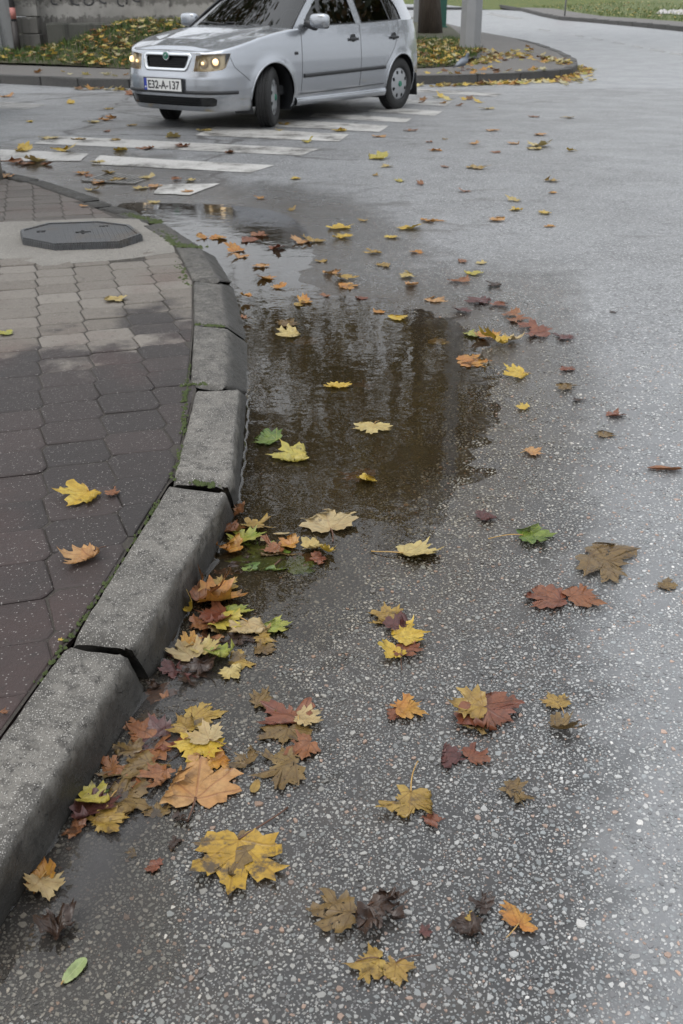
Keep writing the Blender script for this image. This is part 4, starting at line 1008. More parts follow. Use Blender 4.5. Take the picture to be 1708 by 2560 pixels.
# beyond the puddle
CW = {'yellow': 'yellow', 'pale': 'pale yellow', 'yellowgreen': 'yellow-green', 'orange': 'orange', 'tan': 'tan', 'rust': 'rust-brown', 'mustard': 'mustard', 'redbrown': 'red-brown', 'maroon': 'maroon', 'dark': 'blackish'}
ORD = ['leftmost', 'second', 'third', 'fourth', 'fifth', 'sixth', 'seventh', 'eighth', 'ninth', 'tenth', 'eleventh', 'twelfth', 'thirteenth', 'fourteenth']
def far_group(lst, styles, where, group, mode='road', kind=None, curl=.26):
    items = [(x, y, w, rnd.choice(styles)) for (x, y, w) in lst]
    for st in styles:
        sub = sorted(i for i in items if i[3] == st)
        for k, (x, y, w, _) in enumerate(sub):
            if len(sub) == 1: lab = 'only %s leaf %s' % (CW[st], where)
            elif k == len(sub) - 1: lab = 'rightmost %s leaf %s' % (CW[st], where)
            else: lab = '%s%s %s leaf %s' % (ORD[k], ' from left' if k else '', CW[st], where)
            leaf(x, y, w, rnd.random() * 360, st, lab, mode, curl, .35, rnd.choice([0, 0, .4]), group=group, kind=kind or rnd.choice(['maple', 'maple', 'torn']))
far_group([(1130, 655, 60), (1100, 690, 80), (1190, 735, 70), (1230, 765, 90), (1290, 775, 60), (1150, 700, 60), (1215, 750, 70), (1170, 720, 60), (1060, 715, 60)], ['maroon', 'redbrown', 'dark', 'rust'], 'trodden flat beyond the right shore', 'trodden leaves beyond the right shore', 'road', 'torn', .1)
far_group([(680, 410, 32), (865, 364, 62), (886, 383, 40), (916, 416, 32), (1184, 482, 42), (1250, 490, 38), (1240, 336, 62), (1225, 342, 48), (1120, 250, 38), (1104, 604, 32), (705, 326, 38), (1086, 628, 46), (940, 633, 60), (945, 525, 74), (1178, 460, 40), (1313, 346, 34)], ['yellow', 'pale', 'yellowgreen'],
          'on the grey road beyond the puddle', 'yellow leaves on the far road')
far_group([(593, 455, 32), (862, 403, 22), (962, 423, 28), (1025, 383, 30), (1065, 440, 36), (1140, 506, 46), (1265, 415, 46), (1266, 443, 32), (1262, 520, 32), (1060, 600, 42), (855, 580, 52), (1020, 320, 22), (985, 326, 22), (870, 314, 34), (1300, 270, 42), (1226, 268, 30), (1000, 345, 36), (1130, 300, 36), (1180, 330, 34), (990, 508, 70), (1240, 310, 40), (1140, 350, 34), (1090, 330, 26), (940, 300, 34), (1095, 385, 60)], ['orange', 'tan', 'rust', 'mustard'],
          'on the grey road beyond the puddle', 'brown leaves on the far road')
far_group([(575, 553, 60), (500, 547, 50), (462, 546, 46), (540, 575, 56), (600, 540, 60), (550, 590, 46), (640, 570, 56), (780, 523, 66), (690, 556, 60), (600, 612, 46), (640, 660, 40), (790, 641, 66), (800, 658, 60), (695, 693, 50), (690, 700, 40), (740, 600, 40), (720, 555, 60), (610, 640, 50), (835, 507, 30), (670, 482, 32), (830, 685, 40), (745, 680, 30), (785, 545, 70), (900, 545, 40), (760, 630, 60), (1050, 645, 60), (880, 610, 50), (950, 655, 56), (1000, 690, 60), (960, 580, 50)], ['orange', 'mustard', 'yellow', 'rust', 'redbrown', 'tan'],
          'in the wet strip between puddle and crossing', 'leaves strewn above the puddle', 'float')
far_group([(205, 405, 40), (230, 420, 50), (270, 412, 60), (340, 408, 40), (250, 398, 40), (320, 432, 40), (190, 398, 40), (215, 436, 40), (400, 412, 40), (440, 415, 36), (355, 428, 40), (430, 440, 36), (350, 465, 40)], ['tan', 'orange', 'pale', 'rust', 'mustard'],
          'in the gutter round the gully grate', 'leaves round the gully grate', 'float')
far_group([(400, 315, 48), (416, 336, 52), (266, 322, 38), (246, 302, 24), (215, 281, 38), (85, 371, 62), (60, 376, 50), (30, 372, 60), (110, 378, 30), (335, 342, 50), (180, 320, 46), (280, 346, 50), (300, 288, 30), (240, 276, 44), (110, 318, 50), (50, 345, 60), (150, 345, 60), (225, 372, 40), (470, 300, 40), (20, 222, 38), (260, 270, 40), (160, 238, 30), (250, 250, 30), (380, 240, 30), (70, 280, 30), (530, 350, 40), (640, 300, 30), (655, 286, 40), (780, 300, 40), (300, 218, 34)], ['yellow', 'orange', 'pale', 'mustard', 'rust'],
          'on the zebra crossing by the silver car', 'leaves on the zebra crossing')

# ------------------------------------------------------------------ far island, wall, trees
def mat_grass():
    s = N('grass_blades'); c = s.att('Col')['Color']
    b = s.bsdf(Base_Color=c, Roughness=.6); tl = s.n('BsdfTranslucent', i_Color=c); m = s.n('MixShader', i_0=.3)
    s.t.links.new(b.outputs[0], m.inputs[1]); s.t.links.new(tl.outputs[0], m.inputs[2]); return s.done(m)
M['grass'] = mat_grass()
M['soil'] = mat_concrete('grass_soil', (.028, .030, .012), (.055, .050, .022), 3)
IS_PX = [(-420, 196), (-200, 201), (0, 209), (102, 214), (196, 219), (324, 221), (1038, 212), (1194, 208), (1301, 203), (1400, 195), (1431, 190), (1443, 180), (1440, 166), (1404, 145), (1349, 124), (1300, 110), (1199, 90), (1115, 67), (1040, 50)]
IS = [g(*p)[:2] for p in IS_PX]
IS_all = np.array(IS + [np.array([-6.0, IS[-1][1] + 8]), np.array([-14., 34.]), np.array([-14., IS[0][1]])])
def zi(x, y): return zr1(x, y) + .125
def bank(x, y):
    return sm1(18.9, 22.2, y) * (.10 + .50 * sm1(-6.3, -4.0, x)) * (1 - sm1(-1.5, 1.5, x)) + .10 * sm1(19.2, 21, y) * sm1(0, 1.5, x)
def tri_sheet(name, poly, zf, mat, step, parent=None):
    bm = bmesh.new(); den = []
    n = len(poly)
    for i in range(n):
        a, b = np.array(poly[i]), np.array(poly[(i + 1) % n]); k = max(1, int(np.linalg.norm(b - a) / step))
        for j in range(k): den.append(a + (b - a) * j / k)
    vs = [bm.verts.new((p[0], p[1], 0)) for p in den]; f = bm.faces.new(vs); f.normal_update()
    if f.normal.z < 0: f.normal_flip()
    lo = np.min(den, 0); hi = np.max(den, 0)
    for ax in (0, 1):
        for c in np.arange(lo[ax] + step, hi[ax], step):
            co = [0, 0, 0]; co[ax] = c; no = [0, 0, 0]; no[ax] = 1
            bmesh.ops.bisect_plane(bm, geom=bm.verts[:] + bm.edges[:] + bm.faces[:], plane_co=co, plane_no=no)
    for v in bm.verts: v.co.z = zf(v.co.x, v.co.y)
    return bmobj(name, bm, mat, parent, True)
island = tri_sheet('traffic_island', [tuple(p) for p in IS_all], zi, M['islandpave'], 1.0); tag(island, kind='structure')
GR_PX = [(-420, 150), (-200, 155), (5, 162), (150, 167), (329, 173), (1036, 172), (1143, 166), (1192, 154), (1205, 140), (1180, 118), (1150, 97), (1122, 72), (1090, 57)]
def gi(px, py, lift=.125): return g(px, py, lift)
GR = [gi(*p)[:2] for p in GR_PX] + [np.array([-4.0, GR_end]) for GR_end in (IS[-1][1] + 2,)] + [np.array([-12., 30.]), np.array([-13.5, gi(-420, 150)[1]])]
GR = np.array(GR)
bankobj = tri_sheet('grass_bank', [tuple(p) for p in GR], lambda x, y: zi(x, y) + .012 + bank(x, y), M['soil'], .8); tag(bankobj, kind='structure')
_PC = {}
def in_poly(x, y, poly):
    L = _PC.setdefault(id(poly), [(float(p[0]), float(p[1])) for p in poly]); ins = False; ax, ay = L[-1]
    for bx, by in L:
        if (ay > y) != (by > y) and x < ax + (y - ay) * (bx - ax) / (by - ay): ins = not ins
        ax, ay = bx, by
    return ins
def scatter_mesh(name, pts, shape, mat, cols, parent=None, kind='stuff'):
    V, F, C = [], [], []
    for p, c in zip(pts, cols):
        v, f = shape(p); o = len(V); V += v; F += [tuple(i + o for i in q) for q in f]; C += [(*c, 1)] * len(v)
    me = mesh(V, F, mat, False, name); attr(me, 'Col', C, 'FLOAT_COLOR'); o = obj(name, me, parent)
    if kind: tag(o, kind=kind)
    return o
def blade(h0, h1):
    def f(p):
        h = h0 + (h1 - h0) * rnd.random(); a = rnd.random() * 6.28; w = .012; lx, ly = (rnd.random() - .5) * h, (rnd.random() - .5) * h
        c, s_ = math.cos(a) * w, math.sin(a) * w
        return [(p[0] - c, p[1] - s_, p[2] - .01), (p[0] + c, p[1] + s_, p[2] - .01), (p[0] + lx * .4 + c * .6, p[1] + ly * .4 + s_ * .6, p[2] + h * .6), (p[0] + lx, p[1] + ly, p[2] + h)], [(0, 1, 2), (0, 2, 3)]
    return f
pts = []
while len(pts) < 15000:
    x, y = -10 + 14 * rnd.random(), 17.5 + 9.5 * rnd.random() ** 1.4
    if in_poly(x, y, GR): pts.append((x, y, zi(x, y) + bank(x, y)))
scatter_mesh('grass', pts, blade(.07, .17), M['grass'], [rnd.choice([(.045, .085, .014), (.06, .105, .02), (.08, .115, .025), (.035, .065, .012)]) for _ in pts])
STAR = [(math.sin(i * math.pi / 5) * (1 if i % 2 == 0 else .52), math.cos(i * math.pi / 5) * (1 if i % 2 == 0 else .52)) for i in range(10)]
def litter(p):
    s_ = .05 + .045 * rnd.random(); a = rnd.random() * 6.28; tx, ty = (rnd.random() - .5) * 1.1, (rnd.random() - .5) * 1.1; cu = (rnd.random() - .3) * 6
    V = [(p[0], p[1], p[2] + .012)]
    for x, y in STAR:
        X, Y = (x * math.cos(a) - y * math.sin(a)) * s_, (x * math.sin(a) + y * math.cos(a)) * s_
        V.append((p[0] + X, p[1] + Y, p[2] + .012 + max(-.01, X * tx + Y * ty + cu * X * X)))
    return V, [(0, 1 + i, 1 + (i + 1) % 10) for i in range(10)]
LC_ = [(.46, .33, .07), (.48, .40, .16), (.34, .18, .05), (.42, .35, .18), (.22, .11, .04), (.42, .29, .06), (.13, .065, .03), (.28, .26, .07), (.40, .36, .22)]
M['litter'] = M['grass']
pts = []
while len(pts) < 3600:                                              # on the grass
    x, y = -9.5 + 13 * rnd.random(), 17.8 + 8 * rnd.random() ** 1.3
    if in_poly(x, y, GR) and rnd.random() < (.3 if x < -4.8 else 1): pts.append((x, y, zi(x, y) + bank(x, y) + .03 + .05 * rnd.random()))
scatter_mesh('leaf_litter', pts, litter, M['litter'], [rnd.choice(LC_) for _ in pts])
pts = []
for (a, b, n_, sp) in (((1210, 150), (1330, 130), 70, 14), ((1160, 160), (1240, 150), 60, 8), ((1300, 138), (1430, 160), 70, 10), ((1050, 185), (1430, 175), 45, 9), ((60, 180), (320, 188), 9, 5), ((1200, 125), (1260, 140), 30, 8)):
    for _ in range(n_):
        t = rnd.random(); q = gi(a[0] + (b[0] - a[0]) * t + rnd.gauss(0, sp), a[1] + (b[1] - a[1]) * t + rnd.gauss(0, sp * .45))
        if in_poly(q[0], q[1], IS_all): pts.append((q[0], q[1], q[2]))
scatter_mesh('leaf_litter', pts, litter, M['litter'], [rnd.choice(LC_) for _ in pts])
pts = []
for (a, b, n_, sp) in (((1190, 211), (1400, 200), 90, 3), ((1038, 216), (1200, 211), 26, 2), ((1400, 198), (1450, 180), 60, 6), ((1440, 165), (1475, 175), 70, 9), ((190, 223), (330, 225), 14, 2), ((1380, 205), (1480, 190), 25, 6), ((1040, 240), (1200, 245), 14, 10)):
    for _ in range(n_):
        t = rnd.random(); q = g(a[0] + (b[0] - a[0]) * t + rnd.gauss(0, sp), a[1] + (b[1] - a[1]) * t + abs(rnd.gauss(0, sp)))
        if not in_poly(q[0], q[1], IS_all): pts.append((q[0], q[1], q[2] + .005))
scatter_mesh('gutter_leaves', pts, litter, M['litter'], [rnd.choice(LC_) for _ in pts])
# island kerb stones
ik = empty('island_kerb', (0, 0, 0)); tag(ik, kind='structure')
def kerb_run(poly, width, parent, name, mat, blk=.78, h=.13, lim=60):
    seg = []; acc = []; 
    for i in range(len(poly) - 1):
        a, b = np.array(poly[i]), np.array(poly[i + 1]); L = np.linalg.norm(b - a); k = max(1, round(L / blk))
        for j in range(k): seg.append((a + (b - a) * j / k, a + (b - a) * (j + 1) / k))
    for a, b in seg[:lim]:
        e = b - a; L = np.linalg.norm(e); e = e / L; nn = np.array([-e[1], e[0]]); bm = bmesh.new()
        c = (a + b) / 2 + nn * width / 2; z = zr1(*((a + b) / 2)); dz = (rnd.random() - .5) * .012
        rot = Matrix.Rotation(math.atan2(e[1], e[0]), 4, 'Z')
        box_bm(bm, (c[0], c[1], z + (h - .06) / 2 + dz), (L - .012, width, h + .06), rot, .022, 2)
        for v in bm.verts: v.co += Vector((rnd.random() - .5, rnd.random() - .5, rnd.random() - .5)) * .008
        bmobj(name, bm, mat, parent)
kerb_run(IS[:-3], .16, ik, 'kerb_stone', M['farkerb'], .78, .138)

# wall with plinth, graffiti, rainwater pipe and sheet-metal fence
def mat_wall(name, c0, c1, band=None):
    s = N(name); P = s.pos(); x, y, z = s.sep(P); n1 = s.noise(.8, 6, .65, P); n2 = s.noise(9, 6, .7, P)
    st = s.n('Mapping'); s.t.links.new(P, st.inputs[0]); st.inputs['Scale'].default_value = (6, 6, .5); n3 = s.noise(1.2, 5, .6, st.outputs[0])
    col = s.mix(n1, c0, c1); col = s.mix(s.ramp(n3, .48, .72), col, tuple(q * .4 for q in c0)); col = s.mix(s.ramp(n2, .5, .8, 0, .5), col, tuple(q * .5 for q in c0))
    if band:
        zz = s.math('ADD', z, s.math('MULTIPLY', s.math('SUBTRACT', n2, .5), .5))
        bb = s.math('MULTIPLY', s.ramp(zz, band[0] - .06, band[0]), s.ramp(zz, band[1] + .08, band[1]))
        col = s.mix(s.math('MULTIPLY', bb, s.ramp(n1, .3, .6, .4, .9)), col, (.30, .29, .27))
    return s.done(s.bsdf(Base_Color=col, Roughness=.85, Normal=s.bump(s.math('ADD', n2, s.noise(60, 4, .6, P)), .5, .01)))
M['wall'] = mat_wall('stained_wall', (.105, .100, .090), (.165, .158, .145), (1.02, 1.18)); M['plinth'] = mat_wall('mossy_plinth', (.050, .052, .044), (.085, .083, .072))
M['metal_sheet'] = mat_wall('grey_sheet_metal', (.15, .155, .155), (.20, .205, .205))
wall = empty('boundary_wall', (-3, 22.6, 0)); tag(wall, 'stained grey concrete wall with mossy plinth behind the silver car', 'wall')
def wpart(name, c, s_, mat, bev=.01, parent=wall, rot=None):
    bm = bmesh.new(); box_bm(bm, Vector(c) - parent.location, s_, rot, bev, 2)
    return bmobj(name, bm, mat, parent)
wpart('wall_face', (-3.1, 22.75, 1.45), (6.6, .3, 2.9), M['wall'])
wpart('coping', (-3.1, 22.75, 2.95), (6.8, .42, .11), M['plinth'])
# plinth with a broken left end
bm = bmesh.new(); box_bm(bm, Vector((-2.85, 22.40, .42)) - wall.location, (6.1, .42, .92), None, .03, 2)
bmesh.ops.subdivide_edges(bm, edges=[e for e in bm.edges if e.calc_length() > 3], cuts=24)
for v in bm.verts: v.co += Vector((0, (rnd.random() - .5) * .03, (rnd.random() - .5) * .03))
bmobj('plinth', bm, M['plinth'], wall)
# rubble pier at the wall's left end: individual blocks with joints
for r_ in range(5):
    wpart('block', (-6.33 + .02 * (r_ % 2), 22.55, .22 + r_ * .31), (.44, .42, .30), M['wall'], .015)
M['spray'] = simple('dark_spray_paint', (.03, .03, .032), .7)
for (px0, py0, w_, h_, sw) in ((140, 2, 12, 9, 5.2), (193, -2, 16, 14, 4.6), (222, 3, 12, 10, 6.2), (262, -2, 13, 10, 5.0), (306, 3, 12, 12, 5.8), (345, -6, 14, 10, 5.4)):
    pts = []
    for i in range(15):
        a = 1.2 + sw * i / 14; q = un(px0 + w_ * math.cos(a), 0); d = ray(px0 + w_ * math.cos(a), py0 + h_ * math.sin(a)); t = 22.595 / d[1]
        pts.append(Vector((d[0] * t, 22.597, CAM_H + d[2] * t)) - wall.location)
    V, F = tube(pts, .017, 6); V = [(v[0], .0 - (wall.location.y - 22.597) + (v[1] + (wall.location.y - 22.597)) * .15, v[2]) for v in V]
    obj('graffiti', mesh(V, F, M['spray'], True), wall)
pipe = empty('drain_pipe', (-6.47, 22.0, .30)); tag(pipe, 'dark drain pipe with red and white band beside the sheet-metal fence', 'pipe')
def cyl(name, z0, z1, r_, mat, parent, x=0, y=0, n=16, r1=None):
    v, f = tube([(x, y, z0), (x, y, z1)], [r_, r1 if r1 else r_], n); return obj(name, mesh(v, f, mat, True), parent)
M['blackpipe'] = simple('black_pipe', (.018, .014, .012), .6, var=.4); M['greypipe'] = simple('grey_pipe', (.06, .06, .065), .6, var=.2)
M['redband'] = simple('faded_red_band', (.36, .14, .12), .6, var=.3)
cyl('lower_sleeve', -.15, .62, .066, M['blackpipe'], pipe); cyl('upper_pipe', .60, 2.9, .05, M['greypipe'], pipe); cyl('band', .66, .86, .056, M['redband'], pipe)
fence = empty('sheet_fence', (-8.2, 22.1, .25)); tag(fence, 'grey sheet-metal fence panels at the far left of the street', 'fence')
for k in range(11):
    bm = bmesh.new(); box_bm(bm, (-1.55 + k * .31, 0, 1.15), (.285, .03, 2.5), None, .006, 1); bmobj('panel', bm, M['metal_sheet'], fence)
    bm = bmesh.new(); box_bm(bm, (-1.395 + k * .31, -.012, 1.15), (.035, .05, 2.5), None, .006, 1); bmobj('rib', bm, M['metal_sheet'], fence)

# trees
def mat_bark():
    s = N('bark'); P = s.objc(); mp = s.n('Mapping'); s.t.links.new(P, mp.inputs[0]); mp.inputs['Scale'].default_value = (9, 9, 1.6)
    n = s.noise(2.2, 6, .7, mp.outputs[0]); v = s.vor(2.0, mp.outputs[0])
    return s.done(s.bsdf(Base_Color=s.mix(n, (.030, .022, .016), (.085, .064, .047)), Roughness=.9, Normal=s.bump(s.math('ADD', n, v.outputs['Distance']), .9, .04)))
M['bark'] = mat_bark()
def quadleaf(p):
    s_ = .10 + .09 * rnd.random(); u = Vector((rnd.gauss(0, 1), rnd.gauss(0, 1), rnd.gauss(0, 1))).normalized(); w = u.orthogonal().normalized(); w = (Matrix.Rotation(rnd.random() * 6.28, 3, u) @ w); v = u.cross(w)
    P = Vector(p)
    return [tuple(P + w * s_), tuple(P + v * s_ * .75), tuple(P - w * s_ * .8), tuple(P - v * s_ * .75)], [(0, 1, 2, 3)]
def tree(base, H, r0, clear, crown_r, nleaf, seed, cols, label, lean=(0, 0), off=(0, 0)):
    r = random.Random(seed); root = empty('maple_tree', base); tag(root, label, 'tree', 'maple trees')
    parts = []; tips = []
    n = 12; pts = [(lean[0] * (i / n) ** 1.3 * H + .06 * math.sin(i * .9 + seed), lean[1] * (i / n) * H + .06 * math.cos(i * 1.3), H * .72 * i / n - .15) for i in range(n + 1)]
    rad = [r0 * (1.32 if i == 0 else 1.1 if i == 1 else 1) * (1 - .78 * i / n) for i in range(n + 1)]
    v, f = tube(pts, rad, 14); ang = [math.atan2(q[1] - pts[k // 14][1], q[0] - pts[k // 14][0]) for k, q in enumerate(v)]
    v = [Vector(q) + Vector((math.cos(a), math.sin(a), 0)) * .028 * math.sin(a * 5 + k * .3) for k, (q, a) in enumerate(zip(v, ang))]
    parts.append((v, f))
    for k in range(15):
        t = clear / (H * .72) + (1 - clear / (H * .72)) * (k / 15) ; i = min(n - 1, int(t * n)); p = Vector(pts[i]); a = k * 2.4 + r.random()
        L = crown_r * (.55 + .5 * r.random()) * (1.05 - .45 * k / 15); q = [p]
        for s_ in range(1, 6):
            u = s_ / 5; q.append(p + Vector((math.cos(a + .3 * u) * L * u + off[0] * u, math.sin(a + .3 * u) * L * u + off[1] * u, L * (.75 * u - .25 * u * u) + .25 * r.random())))
        parts.append(tube(q, [rad[i] * .42 * (1 - .16 * s_) for s_ in range(6)], 7)); tips += q[2:]
        for s_ in range(3):
            b = q[2 + s_]; aa = a + r.choice((-1, 1)) * (.6 + .6 * r.random()); l2 = L * .4; q2 = [b, b + Vector((math.cos(aa) * l2 * .5, math.sin(aa) * l2 * .5, l2 * .3)), b + Vector((math.cos(aa) * l2, math.sin(aa) * l2, l2 * .45))]
            parts.append(tube(q2, [rad[i] * .17, rad[i] * .11, rad[i] * .05], 5)); tips += q2[1:]
    V, F = join(parts); obj('trunk', mesh(V, F, M['bark'], True), root)
    P, C = [], []
    for _ in range(nleaf):
        b = r.choice(tips); sp = crown_r * .105; P.append((b[0] + r.gauss(0, sp), b[1] + r.gauss(0, sp), b[2] + r.gauss(0, sp * .8))); C.append(r.choice(cols))
    scatter_mesh('crown', P, quadleaf, M['grass'], C, root, 'stuff')
    return root
DUSK = [(.10, .085, .02), (.07, .075, .02), (.15, .085, .02), (.05, .06, .02), (.045, .05, .018)]
AUT = [(.34, .22, .03), (.26, .14, .025), (.17, .09, .02), (.40, .29, .05), (.10, .085, .02), (.12, .10, .02)]
tb = gi(1075, 86, .2)
tree((tb[0], tb[1], tb[2]), 19.0, .27, 5.6, 6.6, 7200, 3, AUT, 'thick dark maple trunk on the leafy island behind the silver car')
tree((-5.3, 25.6, .5), 18.5, .32, 5.0, 7.2, 10500, 5, DUSK, 'autumn maple behind the wall, seen only mirrored in the puddle')
tree((-6.6, 7.0, .06), 10.5, .22, 3.2, 4.0, 4200, 8, AUT, 'autumn maple left of the pavement, outside the picture')

tree((15.5, 22.0, .15), 13.0, .26, 2.6, 5.2, 5200, 12, DUSK, 'unseen maple right of the road, added to darken the side windows')  # out of view, added so the car's side windows mirror something dark

# posts, sign, pigeon
def mat_pole():
    s = N('galvanised_pole'); P = s.objc(); n = s.noise(4, 5, .6, P)
    return s.done(s.bsdf(Base_Color=s.mix(n, (.20, .205, .21), (.27, .275, .28)), Roughness=.5, Metallic=.25))
M['pole'] = mat_pole()
M['green_paint'] = simple('dark_green_paint', (.010, .085, .060), .45, var=.2, coat=.2)
pb = gi(1174, 141, .135)
lp = empty('lamp_post', (pb[0], pb[1], pb[2] - .02)); tag(lp, 'thick grey octagonal metal post on the leafy island', 'post')
v, f = tube([(0, 0, 0), (0, 0, 9.5)], [.225, .15], 8); o_ = obj('shaft', mesh(v, f, M['pole'], False), lp); o_.rotation_euler = (0, 0, R(12))
v, f = tube([(0, 0, 0), (0, 0, .03)], [.30, .29], 8); obj('base_plate', mesh(v, f, M['pole'], False), lp)
v, f = tube([(0, 0, 9.45), (.3, -.3, 9.9), (1.2, -1.2, 10.1)], [.06, .05, .05], 10); obj('arm', mesh(v, f, M['pole'], True), lp)
bm = bmesh.new(); box_bm(bm, (1.4, -1.4, 10.08), (.75, .3, .12), Matrix.Rotation(R(-45), 4, 'Z'), .04, 2); bmobj('lamp_head', bm, M['pole'], lp)
q = gi(1106, 76, .15); po = empty('green_post', tuple(q)); tag(po, 'dark green painted square post right of the tree trunk', 'post')
wpart('shaft', (q[0], q[1], q[2] + 1.5), (.22, .20, 3.0), M['green_paint'], .02, po); wpart('foot', (q[0], q[1], q[2] + .06), (.30, .28, .14), M['green_paint'], .02, po)
q = gi(1046, 62, .15); po = empty('grey_post', tuple(q)); tag(po, 'plain grey square post left of the tree trunk', 'post')
wpart('shaft', (q[0], q[1], q[2] + 1.6), (.38, .34, 3.2), M['pole'], .02, po); wpart('foot', (q[0], q[1], q[2] + .03), (.46, .42, .06), M['pole'], .015, po)
q = g(1411, 49); sg = empty('road_sign', tuple(q)); tag(sg, 'red sign on a thin grey post at the far kerb', 'sign')
sc_ = depth_of(q) / FPX
cyl('post', 0, 3.0, 4.0 * sc_ / 2, M['pole'], sg, n=10)
M['red'] = simple('sign_red', (.36, .025, .022), .45, var=.15); M['white'] = simple('white_enamel', (.7, .7, .69), .4)
zb_ = 48 * sc_
bm = bmesh.new(); box_bm(bm, (0, -.06, zb_ + .5), (41 * sc_, .03, 1.0), None, .01, 2); bmobj('panel', bm, M['red'], sg)

def mat_pigeon():
    s = N('pigeon_feathers'); x, y, z = s.sep(s.objc()); n = s.noise(30, 4, .6, s.objc())
    col = s.mix(n, (.10, .115, .14), (.17, .19, .22)); col = s.mix(s.ramp(z, .17, .21), col, (.05, .065, .085)); col = s.mix(s.ramp(y, -.10, -.15), col, (.03, .032, .04))
    return s.done(s.bsdf(Base_Color=col, Roughness=.5))
q = gi(1155, 177, .125); pg = empty('pigeon', tuple(q), R(-62)); tag(pg, 'grey pigeon standing on the island pavement near the post', 'pigeon')
M['pigeon'] = mat_pigeon(); M['pink'] = simple('pigeon_leg', (.30, .10, .09), .6); M['beak'] = simple('pigeon_beak', (.03, .03, .03), .5)
sp_ = [(-.185, .055, .014, .006), (-.13, .078, .030, .014), (-.08, .100, .050, .040), (-.03, .122, .066, .058), (.02, .142, .068, .066), (.06, .165, .056, .060), (.082, .195, .036, .040), (.090, .225, .026, .028), (.098, .250, .027, .027), (.112, .262, .021, .021), (.124, .262, .012, .011), (.130, .261, .004, .004)]
V = []
for i, (yy, zz, a, b) in enumerate(sp_):
    k0, k1 = sp_[max(0, i - 1)], sp_[min(len(sp_) - 1, i + 1)]; t = Vector((0, k1[0] - k0[0], k1[1] - k0[1])).normalized(); u = Vector((0, -t.z, t.y))
    for j in range(14): c = 2 * math.pi * j / 14; V.append(Vector((0, yy, zz)) + Vector((1, 0, 0)) * a * math.cos(c) + u * b * math.sin(c))
F = grid_faces(len(sp_), 14, True) + [tuple(range(14))[::-1], tuple(range((len(sp_) - 1) * 14, len(sp_) * 14))]
obj('body', mesh(V, F, M['pigeon'], True), pg)
v, f = tube([(0, .126, .260), (0, .150, .252)], [.006, .0015], 6); obj('beak', mesh(v, f, M['beak'], True), pg)
for sx in (-.022, .022):
    v, f = tube([(sx, .0, .09), (sx, .01, .045), (sx, .0, .004)], [.010, .005, .004], 6)
    parts = [(v, f)] + [tube([(sx, 0, .004), (sx + dx, .03, .003)], [.004, .002], 5) for dx in (-.012, 0, .012)]
    V, F = join(parts); obj('leg', mesh(V, F, M['pink'], True), pg)

# stone post at the left edge of the pavement
q = gp(-37, 448); sp_o = empty('stone_post', tuple(q)); tag(sp_o, 'pale stone post cut off by the left picture edge behind the pavers', 'post')
cyl('shaft', -.02, .42, .135, M['slab'], sp_o, n=20, r1=.125); cyl('cap', .42, .50, .125, M['slab'], sp_o, n=20, r1=.06)

# opposite side of the far road: kerb, footway, verge, rubble
K2 = [g(*p)[:2] for p in [(1150, 12), (1230, 14), (1300, 27), (1352, 41), (1396, 50), (1482, 57), (1580, 66), (1708, 79), (1850, 92)]]
ok_ = empty('far_kerb', (0, 0, 0)); tag(ok_, kind='structure')
K2 = [np.array(p) for p in K2]
def offset(poly, d):
    out = []
    for i, p in enumerate(poly):
        e = poly[min(i + 1, len(poly) - 1)] - poly[max(i - 1, 0)]; e = e / np.linalg.norm(e); out.append(p + np.array([-e[1], e[0]]) * d)
    return out
kerb_run(K2[::1], .2, ok_, 'kerb_stone', M['farkerb'], 1.6, .16, 80)
def strip(name, a, b, z0, z1, mat, nv=4, extra=None):
    V = []
    for p, q in zip(a, b):
        for j in range(nv + 1):
            c = p + (q - p) * j / nv; V.append((c[0], c[1], zr1(c[0], min(c[1], 75)) + z0 + (z1 - z0) * j / nv))
    o = obj(name, mesh(V, grid_faces(len(a), nv + 1), mat, True)); tag(o, kind='structure'); return o
O1, O2, O3, O4 = offset(K2, .2), offset(K2, 2.2), offset(K2, 9), offset(K2, 40)
strip('far_footway', O1, O2, .15, .16, M['islandpave'])
M['turf'] = None
def mat_turf():
    s = N('turf'); P = s.pos(); n = s.noise(3, 6, .7, P); n2 = s.noise(14, 5, .7, P)
    col = s.mix(n, (.040, .065, .014), (.085, .105, .026)); col = s.mix(s.ramp(n2, .56, .66), col, (.30, .21, .06))
    return s.done(s.bsdf(Base_Color=col, Roughness=.9, Normal=s.bump(n2, .8, .05)))
M['turf'] = mat_turf()
strip('verge', O2, O3, .16, .5, M['turf']); strip('far_meadow', O3, O4, .5, 4.5, M['turf'])
pts = []
for _ in range(5000):
    i = rnd.randrange(len(O2) - 1); t = rnd.random(); s_ = rnd.random(); a = O2[i] + (O2[i + 1] - O2[i]) * t; b = O3[i] + (O3[i + 1] - O3[i]) * t; c = a + (b - a) * s_ ** 1.3
    pts.append((c[0], c[1], zr1(c[0], min(c[1], 75)) + .16 + .34 * s_ ** 1.3))
scatter_mesh('verge_grass', pts, blade(.08, .2), M['grass'], [rnd.choice([(.05, .085, .016), (.07, .11, .022), (.09, .12, .03)]) for _ in pts])
pts2 = [p for p in pts if rnd.random() < .09]
scatter_mesh('verge_leaves', [(p[0], p[1], p[2] + .08) for p in pts2], litter, M['litter'], [rnd.choice(LC_) for _ in pts2])
M['rubble'] = simple('pale_rubble', (.38, .37, .36), .8, var=.3)
V, F = [], []
